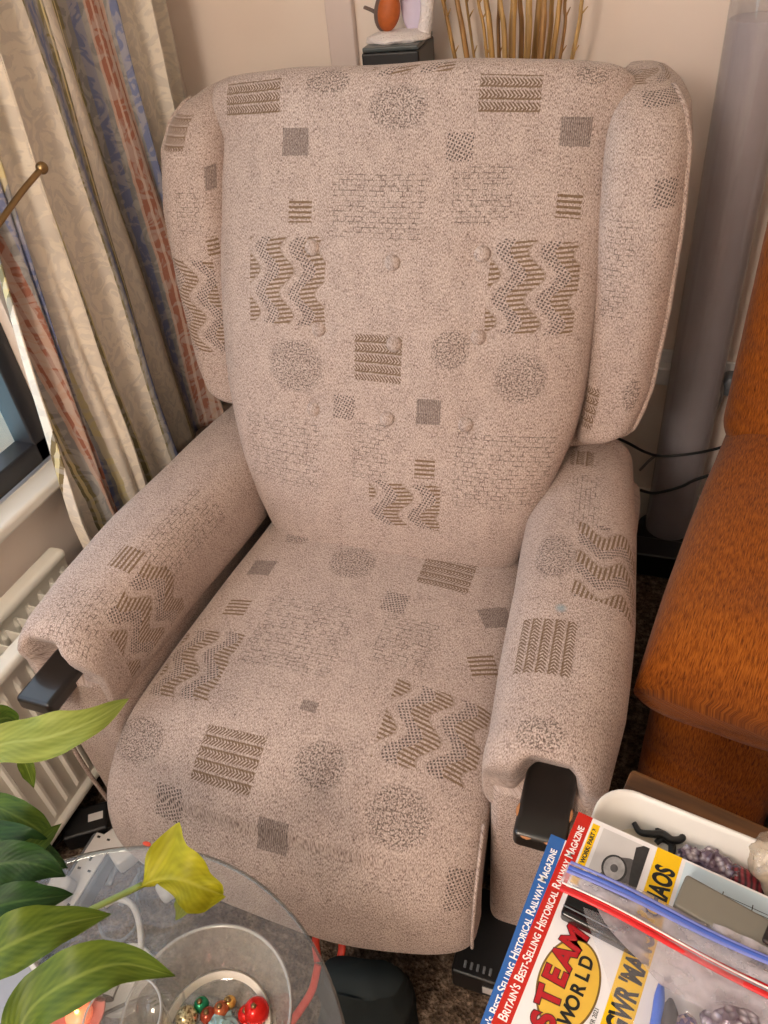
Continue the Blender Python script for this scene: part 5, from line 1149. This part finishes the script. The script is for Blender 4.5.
# ================================================================== LIGHT
w = D.worlds.new('world'); bpy.context.scene.world = w; w.use_nodes = True
wt = w.node_tree; bgn = wt.nodes['Background']; sky = wt.nodes.new('ShaderNodeTexSky'); sky.sky_type = 'HOSEK_WILKIE'; sky.sun_direction = (-.3, .5, .8); sky.turbidity = 5
tcw = wt.nodes.new('ShaderNodeTexCoord'); spw = wt.nodes.new('ShaderNodeSeparateXYZ'); wt.links.new(tcw.outputs['Generated'], spw.inputs[0])
mrw = wt.nodes.new('ShaderNodeMapRange'); mrw.inputs['From Min'].default_value = -.05; mrw.inputs['From Max'].default_value = .05; wt.links.new(spw.outputs[2], mrw.inputs['Value'])
mxw = wt.nodes.new('ShaderNodeMix'); mxw.data_type = 'RGBA'; mxw.inputs[6].default_value = (.16, .48, .58, 1); wt.links.new(mrw.outputs[0], mxw.inputs[0]); wt.links.new(sky.outputs[0], mxw.inputs[7]); wt.links.new(mxw.outputs[2], bgn.inputs['Color']); bgn.inputs['Strength'].default_value = 2.2
def area(name, loc, size, energy, col, tgt, sy=None):
    l = D.lights.new(name, 'AREA'); l.energy = energy; l.color = col; l.shape = 'RECTANGLE'; l.size = size; l.size_y = sy or size
    o = D.objects.new(name, l); COL.objects.link(o); o.location = loc
    o.rotation_euler = (Vector(tgt) - Vector(loc)).to_track_quat('-Z', 'Y').to_euler(); return o
# ceiling lamp: shade with a bulb light under it
LX, LY, LZ = -.08, -1.95, 1.98
cl_ = thing('ceiling_lamp', 'round frosted pendant lamp hanging from the ceiling of the room', 'lamp', (LX, LY, LZ))
lathe('ceiling_rose', [(0, HC - LZ), (.05, HC - LZ), (.045, HC - LZ - .025), (0, HC - LZ - .03)], M_WHITE, cl_, 40)
tube('cord', [(0, 0, HC - LZ - .02), (0, 0, .25), (0, 0, .07)], .004, M_WHITE, cl_, 8)
lathe('lamp_shade', [(.02, .07), (.14, .06), (.19, .035), (.17, .0), (.08, -.02), (0, -.025)], plain('frosted_shade', (1, .9, .8, 1), .5, emit=((1, .86, .72, 1), 10)), cl_, 64)
l = D.lights.new('ceiling_bulb', 'POINT'); l.shadow_soft_size = .20; l.energy = 62; l.color = (1.0, .86, .74)
o = D.objects.new('ceiling_bulb', l); COL.objects.link(o); o.location = (LX, LY, LZ - .24)
wl = area('window_daylight', (XW - .12, (WY0 + WY1) / 2, (WZ0 + WZ1) / 2), WY1 - WY0 - .1, 14, (.80, .86, 1.0), (1, (WY0 + WY1) / 2, (WZ0 + WZ1) / 2), WZ1 - WZ0 - .1)
sc_ = bpy.context.scene
sc_.view_settings.view_transform = 'Standard'; sc_.view_settings.look = 'None'; sc_.view_settings.gamma = 1; sc_.view_settings.use_curve_mapping = False
sc_.view_settings.exposure = 0.05
